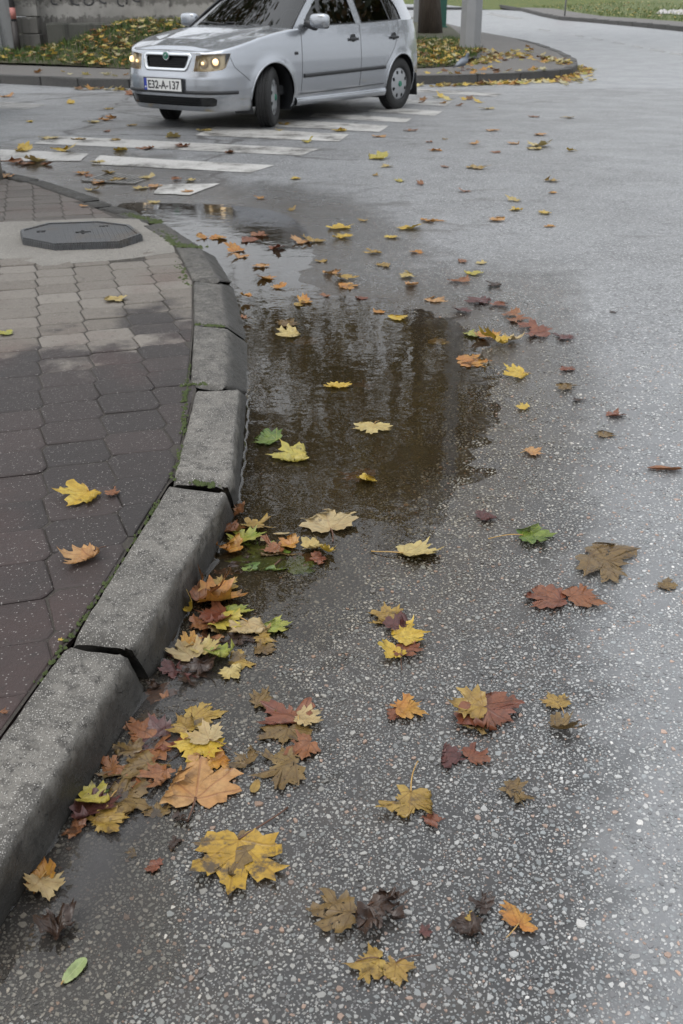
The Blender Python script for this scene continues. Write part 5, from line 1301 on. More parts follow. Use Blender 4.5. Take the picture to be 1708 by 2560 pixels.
for _ in range(900):
    px, py = 1480 + 300 * rnd.random(), 6 + 34 * rnd.random()
    if py < 40 - (px - 1480) * .02 and py > 2:
        i = rnd.randrange(4, len(O2) - 1); t = rnd.random(); s_ = .35 + .6 * rnd.random(); a = O2[i] + (O2[i + 1] - O2[i]) * t; b = O3[i] + (O3[i + 1] - O3[i]) * t; c = a + (b - a) * s_
        bmz = zr1(c[0], min(c[1], 75)) + .17 + .34 * s_; r_ = .08 + .16 * rnd.random(); o0 = len(V)
        for (dx, dy, dz) in ((1, 0, 0), (0, 1, 0), (-1, 0, 0), (0, -1, 0), (0, 0, .8), (0, 0, -.5)): V.append((c[0] + dx * r_ * (.7 + .6 * rnd.random()), c[1] + dy * r_ * (.7 + .6 * rnd.random()), bmz + dz * r_))
        F += [tuple(o0 + i_ for i_ in q) for q in ((0, 1, 4), (1, 2, 4), (2, 3, 4), (3, 0, 4), (1, 0, 5), (2, 1, 5), (3, 2, 5), (0, 3, 5))]
o_ = obj('rubble', mesh(V, F, M['rubble'])); tag(o_, kind='stuff')
# low wooded rise closing the view
V = []
xs_ = np.linspace(-160, 160, 60)
for j, (yy, hh) in enumerate(((88, .9), (96, 3.0), (110, 6.5), (150, 9))):
    for x in xs_: V.append((x, yy + 4 * math.sin(x * .05), hh * (1 + .25 * math.sin(x * .31 + j) + .15 * math.sin(x * .83))))
hill = obj('hill', mesh(V, grid_faces(4, 60), M['turf'], True)); tag(hill, kind='structure')

# ------------------------------------------------------------------ silver hatchback
def mat_paintwork(name, c, metal=.8):
    s = N(name); n = s.noise(900, 1, .5, s.objc())
    b = s.bsdf(Base_Color=s.mix(n, tuple(x * .92 for x in c), tuple(min(1, x * 1.06) for x in c)), Metallic=metal, Roughness=.27)
    b.inputs['Coat Weight'].default_value = .8; b.inputs['Coat Roughness'].default_value = .02
    return s.done(b)
def mat_glass(name, tint, rough=0.0):
    s = N(name); t = s.n('BsdfTransparent', i_Color=tint); gl = s.n('BsdfGlossy', i_Color=(1, 1, 1), i_Roughness=rough); fr = s.n('Fresnel', i_IOR=1.5)
    m = s.n('MixShader', i_0=fr.outputs[0]); s.t.links.new(t.outputs[0], m.inputs[1]); s.t.links.new(gl.outputs[0], m.inputs[2]); return s.done(m)
M['silver'] = mat_paintwork('silver_paint', (.36, .376, .402)); M['whitecar'] = mat_paintwork('pale_blue_white_paint', (.45, .52, .57), .1)
M['glass'] = mat_glass('tinted_glass', (.22, .27, .26)); M['lens'] = mat_glass('lamp_lens', (.92, .92, .90))
M['plastic'] = simple('black_plastic', (.016, .017, .019), .5); M['rubber'] = simple('tyre_rubber', (.014, .014, .014), .75, var=.3, vs=20)
M['alu'] = simple('wheel_cover_silver', (.34, .35, .36), .42, .5); M['chrome'] = simple('chrome_trim', (.62, .64, .66), .16, .9)
M['seatcloth'] = simple('dark_seat_cloth', (.022, .023, .026), .85); M['dash'] = simple('dashboard', (.03, .031, .034), .7)
M['reflector'] = simple('lamp_reflector', (.60, .48, .30), .3, .3); M['bulb'] = simple('lit_bulb', (.9, .8, .6), .4, emit=(1.0, .66, .30), es=.75)
M['plate'] = simple('plate_white', (.70, .70, .68), .4); M['plateblue'] = simple('plate_blue', (.012, .035, .30), .4); M['ink'] = simple('plate_ink', (.012, .012, .014), .5)
M['badge'] = simple('badge_green', (.02, .16, .10), .3); M['seam'] = simple('panel_gap', (.05, .052, .055), .7); M['amber'] = simple('amber_lens', (.5, .18, .02), .3)
M['tail'] = simple('tail_lamp_red', (.30, .012, .012), .25)
PLAN = [(.80, 0), (.797, .15), (.785, .32), (.757, .46), (.70, .585), (.61, .68), (.48, .745), (.28, .787), (0, .805), (-.4, .815), (-1.2, .823), (-2.0, .82), (-2.46, .812), (-2.75, .79), (-2.95, .735), (-3.07, .64), (-3.125, .50), (-3.15, .30), (-3.16, .12), (-3.16, 0)]
def catmull(P, per=24):
    P = [np.array(p, float) for p in P]; out = []
    for i in range(len(P) - 1):
        a = P[i - 1] if i else P[i] * [1, -1] + 0; a = P[1] * [1, -1] if i == 0 else P[i - 1]
        b, c = P[i], P[i + 1]; d = P[i + 2] if i + 2 < len(P) else P[-2] * [1, -1]
        for k in range(per):
            t = k / per; out.append(.5 * ((2 * b) + (c - a) * t + (2 * a - 5 * b + 4 * c - d) * t * t + (3 * b - a - 3 * c + d) * t ** 3))
    out.append(P[-1]); return np.array(out)
PC = catmull(PLAN); SL = np.concatenate([[0], np.cumsum(np.hypot(*np.diff(PC, axis=0).T))]); STOT = SL[-1]
def plan(s):
    return np.array([np.interp(s, SL, PC[:, 0]), np.interp(s, SL, PC[:, 1])])
def plan_n(s):
    e = plan(min(s + .02, STOT)) - plan(max(s - .02, 0)); e = e / np.linalg.norm(e); n = np.array([-e[1], e[0]]); return n if True else n
_side = np.argmin(np.abs(PC[:, 0] - .62)); 
def s_of_x(x): return float(np.interp(-x, -PC[_side:-60, 0], SL[_side:-60]))
FI = np.array([(.17, .075), (.21, .045), (.26, .016), (.33, .0), (.43, .0), (.50, .004), (.53, .016), (.58, .035), (.66, .055), (.72, .075), (.78, .11)])
GI = np.array([(.17, .075), (.20, .045), (.24, .034), (.29, .030), (.31, .018), (.40, .006), (.52, .0), (.62, .001), (.70, .008), (.78, .018), (.86, .032), (.93, .048), (1.0, .062)])
RI = np.array([(.17, .08), (.24, .02), (.34, 0), (.52, 0), (.57, .015), (.62, .028), (.75, .035), (.88, .05), (1.0, .09)])
ZT_X = np.array([(-3.2, 1.0), (-2.9, 1.0), (-2.4, .985), (-1.5, .955), (-.6, .935), (-.35, .925), (-.1, .895), (.15, .855), (.4, .80), (.55, .765), (.66, .745), (.72, .738), (.80, .735)])
def ztop(s): return float(np.interp(plan(s)[0], ZT_X[:, 0], ZT_X[:, 1]))
def wallp(s, z, off=0.0):
    """point of the car's outer skin: s = distance along the plan outline from the nose, z = height"""
    p = plan(s); e = plan(min(s + .015, STOT)) - plan(max(s - .015, 0)); e = e / np.linalg.norm(e); n = np.array([-e[1], e[0]])
    if n @ (p - np.array([-1.2, 0])) < 0: n = -n
    w = n[0] ** 2; ins = (1 - w) * np.interp(z, GI[:, 0], GI[:, 1]) + w * (np.interp(z, FI[:, 0], FI[:, 1]) if p[0] > -1 else np.interp(z, RI[:, 0], RI[:, 1]))
    # flared wheel arches
    fl = 0.0
    for ax in (0.0, -2.462):
        rr = math.hypot(p[0] - ax, z - .29); fl += .014 * math.exp(-((rr - .34) / .05) ** 2) if w < .5 else 0
    q = p - n * (ins - fl - off)
    return np.array([q[0], q[1] if s > 1e-6 and s < STOT - 1e-6 else 0.0, z])
def poly_near(pts, poly):
    best = np.full(len(pts), 1e9); near = pts.copy()
    for i in range(len(poly)):
        a, b = np.array(poly[i]), np.array(poly[(i + 1) % len(poly)]); e = b - a; t = np.clip(((pts - a) @ e) / (e @ e), 0, 1); q = a + t[:, None] * e; d = np.hypot(*(pts - q).T)
        m = d < best; best[m] = d[m]; near[m] = q[m]
    return best, near
def region_grid(S2, polys_in, polys_out, rows, cols):
    """S2: (rows,cols,2) param grid. Snap vertices to region borders and return the kept quads."""
    flat = S2.reshape(-1, 2).copy()
    cell = .63 * .022
    for poly in list(polys_in) + list(polys_out):
        d, q = poly_near(flat, poly); m = d < cell; flat[m] = q[m]
    F = []
    for i in range(rows - 1):
        for j in range(cols - 1):
            F.append((i * cols + j, i * cols + j + 1, (i + 1) * cols + j + 1, (i + 1) * cols + j))
    F = np.array(F); C = flat[F].mean(1); keep = np.ones(len(F), bool)
    for poly in polys_out: keep &= sd_poly(C[:, 0], C[:, 1], np.array(poly, float)) > 0
    for poly in polys_in: keep &= sd_poly(C[:, 0], C[:, 1], np.array(poly, float)) < 0
    return flat, F[keep]
def emit(flat, F, fn, mirror=True):
    used = np.unique(F); mp = -np.ones(len(flat), int); mp[used] = np.arange(len(used)); V = [fn(*flat[i]) for i in used]; F = [tuple(mp[list(f)]) for f in F]
    if mirror:
        n = len(V); V = V + [v * np.array([1, -1, 1]) for v in V]; F = F + [tuple(i + n for i in f[::-1]) for f in F]
    return V, F
def weld(o, d=.0015):
    bm = bmesh.new(); bm.from_mesh(o.data); bmesh.ops.remove_doubles(bm, verts=bm.verts, dist=d); bmesh.ops.recalc_face_normals(bm, faces=bm.faces); bm.to_mesh(o.data); bm.free(); return o
def circ(cx, cz, r, a0, a1, n): return [(cx + r * math.cos(R(a0 + (a1 - a0) * i / n)), cz + r * math.sin(R(a0 + (a1 - a0) * i / n))) for i in range(n + 1)]
def arch(ax):
    pts = circ(ax, .295, .335, -25, 205, 26); pts = [(s_of_x(x), z) for x, z in pts]; return pts + [(pts[-1][0], .05), (pts[0][0], .05)]
HEAD = [(.375, .560), (.395, .705), (.50, .715), (.66, .722), (.80, .727), (.785, .690), (.735, .600), (.70, .578), (.55, .562)]
GRILLE = [(-.05, .585), (-.05, .700), (.275, .700), (.300, .685), (.265, .600), (.245, .585)]
INTAKE = [(-.05, .235), (-.05, .322), (.60, .322), (.63, .30), (.62, .25), (.58, .235)]
FOG = [(.46, .240), (.46, .318), (.598, .318), (.620, .30), (.612, .254), (.578, .240)]
TAIL = [(STOT - .72, .62), (STOT - .70, .98), (STOT - .50, .98), (STOT - .56, .62)]
A1, A2 = arch(0.0), arch(-2.462)
car = empty('hatchback_car', (-1.354, 11.771, 0.072), R(-125.3))
tag(car, 'silver five-door hatchback with lit headlamps turning across the zebra crossing', 'car')
ns, nz = 250, 42
ss = np.linspace(0, STOT, ns); S2 = np.zeros((nz, ns, 2)); ZB = .185
for j, s_ in enumerate(ss):
    zt = ztop(s_)
    for i in range(nz): S2[i, j] = (s_, ZB + (zt - ZB) * i / (nz - 1))
flat, F = region_grid(S2, [], [HEAD, GRILLE, INTAKE, A1, A2, TAIL], nz, ns)
V, F = emit(flat, F, lambda s_, z: wallp(s_, z))
# bonnet and wings: rows across the car that share the top edge of the skin
rows = [s_ for s_ in ss if plan(s_)[0] > -.62]; nt = 33; BV = []; XR = []
ZC = np.array([(.66, .735), (.70, .745), (.68, .752), (.62, .782), (.45, .835), (.2, .885), (-.05, .925), (-.3, .955), (-.6, .965)]); ZC = ZC[np.argsort(ZC[:, 0])]
for s_ in rows:
    e = wallp(s_, ztop(s_)); zc = max(e[2], float(np.interp(e[0], ZC[:, 0], ZC[:, 1])))
    for k in range(nt):
        t = -1 + 2 * k / (nt - 1); y = t * e[1]; yr = .30 + .20 * sm1(.65, -.3, e[0])
        z = e[2] + (zc - e[2]) * (1 - abs(t) ** 2.4) + .014 * (1 - sm1(yr - .035, yr + .035, abs(y))) * sm1(.70, .45, e[0])
        BV.append(np.array([e[0], y, z]))
BF = []
def xcowl(y): return -.20 - .26 * (abs(y) / .72) ** 2
for i in range(len(rows) - 1):
    for k in range(nt - 1):
        f = (i * nt + k, i * nt + k + 1, (i + 1) * nt + k + 1, (i + 1) * nt + k); c = np.mean([BV[q] for q in f], 0)
        if c[0] > xcowl(c[1]): BF.append(f)
V2, F2 = join([(V, F), (BV, BF)])
body = obj('body', mesh(V2, F2, M['silver'], True), car); weld(body)
def patch(name, poly, off, mat, parent, res=.02, mirror=True, sides=(1,)):
    P = np.array(poly); lo, hi = P.min(0), P.max(0); nc = max(3, int((hi[0] - lo[0]) / res) + 2); nr = max(3, int((hi[1] - lo[1]) / res) + 2)
    G = np.stack(np.meshgrid(np.linspace(lo[0], hi[0], nc), np.linspace(lo[1], hi[1], nr)), -1); flat, F = region_grid(G, [poly], [], nr, nc)
    out = []
    for sd in ((1, -1) if mirror else sides):
        V, FF = emit(flat, F, lambda s_, z: wallp(abs(s_), z, off) * np.array([1, sd * (1 if s_ >= 0 else -1), 1]), False)
        if sd < 0: FF = [f[::-1] for f in FF]
        out.append(obj(name, mesh(V, FF, mat, True), parent))
    return out
def sym(poly): return poly + [(-a, b) for a, b in poly[::-1]]
def ribbon(name, path, w, off, mat, parent, sd=1, thick=.0):
    V = []; path = [np.array(p, float) for p in path]; den = []
    for a, b in zip(path[:-1], path[1:]):
        k = max(1, int(np.linalg.norm(b - a) / .03)); den += [a + (b - a) * i / k for i in range(k)]
    den.append(path[-1])
    for i, p in enumerate(den):
        e = den[min(i + 1, len(den) - 1)] - den[max(i - 1, 0)]; e = e / np.linalg.norm(e); n = np.array([-e[1], e[0]]) * w / 2
        for q, o_ in ((p - n, 0), (p - n * .9, off), (p, off * 1.15), (p + n * .9, off), (p + n, 0)):
            v = wallp(abs(q[0]), q[1], o_); V.append(v * np.array([1, sd * (1 if q[0] >= 0 else -1), 1]))
    F = grid_faces(len(den), 5); F = F if sd > 0 else [f[::-1] for f in F]
    return obj(name, mesh(V, F, mat, True), parent)
# front: grille, badge, lamps, bumper
gsym = sym(GRILLE[2:] ) 
gpatch = [(-.245, .585), (-.265, .600), (-.300, .685), (-.275, .700), (.275, .700), (.300, .685), (.265, .600), (.245, .585)]
grille = patch('grille', gpatch, -.025, M['plastic'], car, .03, False)[0]
for k in range(5):
    z = .603 + k * .021; w_ = .25 + .03 * k / 4; ribbon('slat', [(-w_, z), (w_, z)], .006, -.012, M['plastic'], grille)
gp2 = gpatch + [gpatch[0]]; ribbon('grille_surround', [(a * 1.09, (b - .642) * 1.22 + .642) for a, b in gp2], .030, .010, M['chrome'], grille)
def disc_at(name, c, r_, mat, parent, rot, thick=.012, n=24):
    bm = bmesh.new(); bmesh.ops.create_cone(bm, cap_ends=True, segments=n, radius1=r_, radius2=r_ * .94, depth=thick, matrix=Matrix.Translation(c) @ rot); return bmobj(name, bm, mat, parent, False)
bp = wallp(0, .70); rx = Matrix.Rotation(R(90), 4, 'Y')
bd = disc_at('badge', (bp[0] + .012, 0, .697), .044, M['chrome'], car, rx); disc_at('badge_face', (bp[0] + .020, 0, .697), .034, M['badge'], bd, rx, .008)
V, F = tube([(bp[0] + .026, -.016, .683), (bp[0] + .026, .0, .700), (bp[0] + .026, .014, .712)], [.003, .007, .002], 6); obj('badge_wing', mesh(V, F, M['chrome'], True), bd)
patch('air_intake', [(-.62, .25), (-.63, .30), (-.60, .322), (.60, .322), (.63, .30), (.62, .25), (.58, .235), (-.58, .235)], -.02, M['plastic'], car, .03, False)
for k in range(3): ribbon('intake_slat', [(-.44, .256 + k * .022), (.44, .256 + k * .022)], .008, -.008, M['plastic'], car)
for o_ in patch('fog_lamp', FOG, -.006, M['lens'], car, .02): pass
patch('fog_reflector', FOG, -.017, M['dash'], car, .02)
for sd, nm in ((1, 'near'), (-1, 'far')):
    ribbon('bumper_strip', [(.27, .365), (.60, .365), (.86, .367)], .034, .012, M['plastic'], car, sd)
ribbon('bumper_strip', [(-.27, .365), (.27, .365)], .034, .010, M['plastic'], car)
for sd in (1, -1):
    hl = empty('headlamp', (0, 0, 0), 0, car)
    for nm, off, mt in (('reflector', -.055, 'reflector'), ('lens', .001, 'lens')):
        patch(nm, HEAD, off, M[mt], hl, .018, False, (sd,))
    # side wall between lens and reflector
    V = []; hp = HEAD + [HEAD[0]]; den = []
    for a, b in zip(hp[:-1], hp[1:]):
        for i in range(6): den.append(np.array(a) + (np.array(b) - np.array(a)) * i / 6)
    den.append(np.array(hp[0]))
    for p in den:
        for off in (.001, -.055): v = wallp(p[0], p[1], off); V.append(v * np.array([1, sd, 1]))
    obj('housing', mesh(V, grid_faces(len(den), 2), M['reflector'], True), hl)
    for (s0, z0, r0, mt) in ((.47, .635, .052, 'reflector'), (.62, .648, .060, 'reflector')):
        c = wallp(s0, z0, -.04) * np.array([1, sd, 1])
        bm = bmesh.new(); bmesh.ops.create_uvsphere(bm, u_segments=16, v_segments=10, radius=r0, matrix=Matrix.Translation(c) @ Matrix.Diagonal((.45, 1, 1, 1))); bmobj('bowl', bm, M[mt], hl, True)
        c2 = wallp(s0 + .01, z0, -.006) * np.array([1, sd, 1]); bm = bmesh.new(); bmesh.ops.create_uvsphere(bm, u_segments=12, v_segments=8, radius=.032 if s0 > .5 else .016, matrix=Matrix.Translation(c2)); bmobj('bulb', bm, M['bulb'], hl, True)
    patch('indicator', [(.735, .615), (.75, .718), (.797, .724), (.777, .68)], -.02, M['dash'], hl, .02, False, (sd,))
    # doors, seams, trim on the sides
    X = s_of_x; BZ = lambda x: float(np.interp(x, ZT_X[:, 0], ZT_X[:, 1])) - .004
    ribbon('side_trim', [(X(-.50), .475), (X(-1.60), .49), (X(-2.085), .495)], .040, .014, M['plastic'], car, sd)
    ribbon('door_seam', [(X(-.46), .30), (X(-.47), .60), (X(-.50), BZ(-.50))], .008, .0012, M['seam'], car, sd)
    ribbon('door_seam', [(X(-1.56), .30), (X(-1.58), .60), (X(-1.60), BZ(-1.6))], .008, .0012, M['seam'], car, sd)
    ribbon('door_seam', [(X(-2.10), .52), (X(-2.30), .70), (X(-2.42), .86), (X(-2.44), BZ(-2.44))], .007, .0012, M['seam'], car, sd)
    ribbon('door_seam', [(X(-.46), .295), (X(-1.0), .30), (X(-2.08), .315)], .010, .0012, M['seam'], car, sd)
    ribbon('bumper_seam', [(.79, .69), (.83, .60), (X(.355), .47)], .006, .0012, M['seam'], car, sd)
    for xh in (-1.44, -2.30):
        ph = wallp(X(xh), .815) * np.array([1, sd, 1]); hd = empty('door_handle', tuple(ph), 0, car)
        bm = bmesh.new(); box_bm(bm, (0, sd * .018, -.004), (.165, .026, .032), None, .011, 3); bmobj('grip', bm, M['plastic'], hd, True)
        disc_at('cup', (0, sd * .004, .008), .042, M['plastic'], hd, Matrix.Rotation(R(90), 4, 'X'), .012)
    ph = wallp(X(-.38), .70) * np.array([1, sd, 1]); bm = bmesh.new(); box_bm(bm, (ph[0], ph[1], ph[2]), (.06, .016, .030), None, .007, 2); bmobj('side_repeater', bm, M['plastic'], car, True)
    for ax in (0.0, -2.462): ribbon('arch_lip', [(s_of_x(x), z) for x, z in circ(ax, .295, .339, -20, 200, 40)], .020, .004, M['silver'], car, sd)
    # sill moulding
    V = []; 
    for i in range(20):
        x = -.36 - 1.74 * i / 19; w_ = wallp(X(x), .25)
        for (dy, z) in ((-.03, .175), (.006, .18), (.026, .205), (.030, .235), (.018, .262), (-.02, .275)): V.append((x, sd * (w_[1] + dy), z))
    o_ = obj('sill', mesh(V, grid_faces(20, 6), M['silver'], True), car)
    patch('tail_lamp', TAIL, -.004, M['tail'], car, .03, False, (sd,))
    # mirror
    mr = empty('door_mirror', (0, 0, 0), 0, car)
    bm = bmesh.new(); bmesh.ops.create_uvsphere(bm, u_segments=20, v_segments=12, radius=1)
    for v in bm.verts:
        c = v.co; c.x = math.copysign(abs(c.x) ** .7, c.x) * .055; c.y = math.copysign(abs(c.y) ** .55, c.y) * .118; c.z = math.copysign(abs(c.z) ** .62, c.z) * .072
    bmesh.ops.translate(bm, verts=bm.verts, vec=(-.63, sd * .93, 1.005)); bmobj('mirror_cap', bm, M['silver'], mr, True)
    bm = bmesh.new(); box_bm(bm, (-.635, sd * .815, .960), (.07, .16, .07), Matrix.Rotation(-.25 * sd, 4, 'X'), .02, 2); box_bm(bm, (-.66, sd * .925, .995), (.05, .20, .13), None, .02, 2); bmobj('mirror_foot', bm, M['plastic'], mr, True)
# number plate
pl = empty('number_plate', (.812, 0, .425), R(0), car); pl.rotation_euler = (0, 0, 0)
def pbox(nm, c, s_, mt, bev=.004): bm = bmesh.new(); box_bm(bm, c, s_, None, bev, 2); return bmobj(nm, bm, M[mt], pl)
pbox('frame', (0, 0, 0), (.02, .545, .140), 'plastic'); pbox('plate', (.010, .018, .004), (.008, .480, .112), 'plate', .002); pbox('blue_band', (.010, -.242, .004), (.0082, .040, .112), 'plateblue', .002)
tc = bpy.data.curves.new('lettering', 'FONT'); tc.body = 'E32-A-137'; tc.size = .118; tc.align_x = 'CENTER'; tc.align_y = 'CENTER'; tc.extrude = .001; tc.offset = .0022; tc.space_character = 1.0
to = bpy.data.objects.new('tmp', tc); COL.objects.link(to); bpy.context.view_layer.update()
tm = bpy.data.meshes.new_from_object(to.evaluated_get(bpy.context.evaluated_depsgraph_get())); bpy.data.objects.remove(to)
xs_t = [v.co.x for v in tm.vertices]; wsc = .44 / (max(xs_t) - min(xs_t)); mid = .5 * (max(xs_t) + min(xs_t)); ysz = [v.co.y for v in tm.vertices]; hsc = .080 / (max(ysz) - min(ysz)); ymid = .5 * (max(ysz) + min(ysz))
for v in tm.vertices: x, y, z = v.co; v.co = (.0155 + z, (x - mid) * wsc + .018, (y - ymid) * hsc + .004)
tm.materials.clear(); obj('lettering', tm, pl, None, M['ink'])
pbox('band_mark', (.0145, -.242, -.022), (.001, .020, .012), 'plate', 0)
# greenhouse
def ysd(x, z): return .752 - (z - .93) * .44 - .020 * max(0, (x + 1.7) / 1.2) ** 2 - .17 * max(0, (-x - 2.3) / .8) ** 2
SIDE = [(-.36, .90), (-.62, 1.085), (-.85, 1.235), (-1.05, 1.345), (-1.25, 1.395), (-1.6, 1.415), (-2.1, 1.41), (-2.5, 1.385), (-2.76, 1.345), (-2.90, 1.20), (-3.02, 1.04), (-3.05, .96), (-2.4, .96), (-1.5, .935), (-.6, .915)]
WF = [(-.60, .950), (-.72, 1.055), (-.95, 1.205), (-1.16, 1.318), (-1.30, 1.345), (-1.545, 1.362), (-1.555, 1.20), (-1.575, .965)]
WR = [(-1.695, .968), (-1.675, 1.20), (-1.66, 1.362), (-2.1, 1.362), (-2.32, 1.345), (-2.44, 1.28), (-2.57, 1.11), (-2.60, .998), (-2.2, .985)]
nx, nzz = 130, 26
G = np.stack(np.meshgrid(np.linspace(-.34, -3.06, nx), np.linspace(.89, 1.425, nzz)), -1)
fl2, FF = region_grid(G, [SIDE], [WF, WR], nzz, nx)
V, F = emit(fl2, FF, lambda x, z: np.array([x, ysd(x, z), z]))
RV, RF = [], []
rxs = np.linspace(-1.02, -2.78, 40); zside = lambda x: float(np.interp(-x, [-p[0] for p in SIDE[:11]], [p[1] for p in SIDE[:11]]))
for x in rxs:
    z0 = zside(x); y0 = ysd(x, z0)
    for k in range(21): t = -1 + k / 10; RV.append((x, t * y0, z0 + .045 * (1 - abs(t) ** 2.6)))
RF = grid_faces(len(rxs), 21)
V, F = join([(V, F), (RV, RF)]); o_ = obj('roof_and_pillars', mesh(V, F, M['silver'], True), car); weld(o_)
for sd in (1, -1):
    for nm, poly in (('front_door_window', WF), ('rear_door_window', WR)):
        P = np.array(poly); lo, hi = P.min(0), P.max(0); G = np.stack(np.meshgrid(np.linspace(lo[0], hi[0], 50), np.linspace(lo[1], hi[1], 22)), -1)
        f1, f2 = region_grid(G, [poly], [], 22, 50); V, F = emit(f1, f2, lambda x, z: np.array([x, sd * (ysd(x, z) - .010), z]), False); gw = obj(nm, mesh(V, F, M['glass'], True), car)
        V = []; pp = poly + [poly[0]]                                # rubber seal round the pane
        for a, b in zip(pp[:-1], pp[1:]):
            for i in range(8): p = np.array(a) + (np.array(b) - np.array(a)) * i / 8; V += [(p[0], sd * (ysd(*p) + .002), p[1]), (lerp(p[0], P.mean(0)[0], .018), sd * (ysd(*p) + .001), lerp(p[1], P.mean(0)[1], .05))]
        V += V[:2]; obj('seal', mesh(V, grid_faces(len(V) // 2, 2), M['plastic'], True), gw)
    V = [(x, sd * (ysd(x, z) - .004), z) for x, z in ((-2.30, .99), (-2.33, .99), (-2.245, 1.355), (-2.215, 1.357))]; obj('window_divider', mesh(V, [(0, 1, 2, 3)], M['plastic']), car)
for sd in (1, -1):
    for nm, pa in (('screen_seal', SIDE[:4]), ('roof_gutter', SIDE[3:9])):
        pts = [(x, sd * (ysd(x, z) + .001), z) for x, z in pa]; v, f = tube(pts, .011 if nm == 'screen_seal' else .007, 8); obj(nm, mesh(v, f, M['plastic' if nm == 'screen_seal' else 'silver'], True), car)
def screen(nm, l0, l1, bx, bz, mat, nr=14, ncx=21, seal=True, drop=0.0):
    V = []
    for i in range(nr):
        w_ = i / (nr - 1); x = lerp(l0[0], l1[0], w_); z = lerp(l0[1], l1[1], w_); y = ysd(x, z) - .004
        for k in range(ncx): t = -1 + 2 * k / (ncx - 1); c = 1 - abs(t) ** 2.2; V.append((x + bx * c * (1 - .45 * w_), t * y, z + bz * w_ * c - drop * (1 - w_) * c))
    return obj(nm, mesh(V, grid_faces(nr, ncx), mat, True), car)
screen('windscreen', (-.36, .905), (-1.04, 1.345), .20, .045, M['glass'])
screen('rear_window', (-2.96, 1.06), (-2.77, 1.345), -.07, .045, M['glass']); screen('tailgate', (-3.06, .95), (-2.96, 1.06), -.075, 0, M['silver'], 5)
V = []
for i in range(2):
    for k in range(21):
        t = -1 + k / 10; y = t * .69; x = xcowl(y); V.append((x + (.035 if i == 0 else -.045), y, .9520 - .03 * abs(t) ** 2.2 + (.0 if i == 0 else .012)))
obj('scuttle', mesh(V, grid_faces(2, 21), M['plastic'], True), car)
for (y0, y1) in ((.52, -.05), (-.02, -.55)):
    v, f = tube([(xcowl(y0) - .03, y0, .965), (xcowl(y0) - .055, (y0 + y1) / 2, .985), (xcowl(y1) - .05, y1, .985)], .008, 6); obj('wiper', mesh(v, f, M['plastic'], True), car)
# inside
inn = empty('interior', (0, 0, 0), 0, car)
def ibox(nm, c, s_, mt, bev=.05, rot=None, parent=inn): bm = bmesh.new(); box_bm(bm, c, s_, rot, bev, 3); return bmobj(nm, bm, M[mt], parent, True)
ibox('floor', (-1.55, 0, .34), (2.6, 1.3, .1), 'dash', .02); ibox('dashboard', (-.62, 0, .84), (.42, 1.34, .20), 'dash', .07)
ibox('rear_bench', (-2.35, 0, .60), (.5, 1.25, .25), 'seatcloth'); ibox('rear_backrest', (-2.62, 0, .86), (.16, 1.22, .52), 'seatcloth', .06, Matrix.Rotation(-.25, 4, 'Y')); ibox('parcel_shelf', (-2.86, 0, .97), (.32, 1.2, .03), 'dash', .01)
for sy in (-.36, .36):
    st = empty('front_seat', (0, 0, 0), 0, inn)
    ibox('cushion', (-1.30, sy, .58), (.5, .5, .18), 'seatcloth', .06, None, st); ibox('backrest', (-1.60, sy, .90), (.15, .48, .62), 'seatcloth', .06, Matrix.Rotation(-.28, 4, 'Y'), st); ibox('headrest', (-1.70, sy, 1.25), (.10, .27, .19), 'seatcloth', .045, Matrix.Rotation(-.2, 4, 'Y'), st)
    ibox('rear_headrest', (-2.68, sy * .95, 1.13), (.09, .26, .14), 'seatcloth', .04)
v = [(-.93 + .05 * math.cos(a), .36 + .18 * math.sin(a), .93 + .17 * math.cos(a)) for a in np.linspace(0, 6.283, 33)]; V, F = tube(v, .014, 8, False); obj('steering_wheel', mesh(V, F, M['plastic'], True), inn)
V, F = tube([(-.98, -.11, 1.335), (-.98, .0, 1.325), (-.98, .11, 1.335)], [.026, .03, .026], 8); obj('inner_mirror', mesh(V, F, M['plastic'], True), inn)
ibox('underbody', (-1.2, 0, .235), (3.5, 1.08, .10), 'plastic', .03, None, car); ibox('front_crossmember', (.36, 0, .33), (.34, 1.14, .26), 'plastic', .03, None, car)
ibox('door_lining', (-1.4, .70, .60), (2.0, .03, .6), 'dash', .01); ibox('door_lining', (-1.4, -.70, .60), (2.0, .03, .6), 'dash', .01)
ibox('bulkhead', (-.42, 0, .58), (.05, 1.40, .62), 'plastic', .01, None, car); ibox('boot_floor', (-2.75, 0, .40), (.7, 1.06, .08), 'plastic', .02, None, car)
for ax in (0.0, -2.462):                                             # wheel housings
    for sd in (1, -1):
        V = []
        for a in np.linspace(-25, 205, 20):
            for yy in (.775, .52): V.append((ax + .345 * math.cos(R(a)), sd * yy, .295 + .345 * math.sin(R(a))))
        n0 = len(V); F = grid_faces(20, 2); V.append((ax, sd * .52, .28)); F += [(n0, 2 * i + 1, 2 * i + 3) for i in range(19)]
        obj('wheel_housing', mesh(V, F, M['plastic'], True), car)
ibox('mudflap', (-2.845, .70, .27), (.018, .20, .26), 'plastic', .006, Matrix.Rotation(.12, 4, 'Y'), car); ibox('mudflap', (-2.845, -.70, .27), (.018, .20, .26), 'plastic', .006, Matrix.Rotation(.12, 4, 'Y'), car)
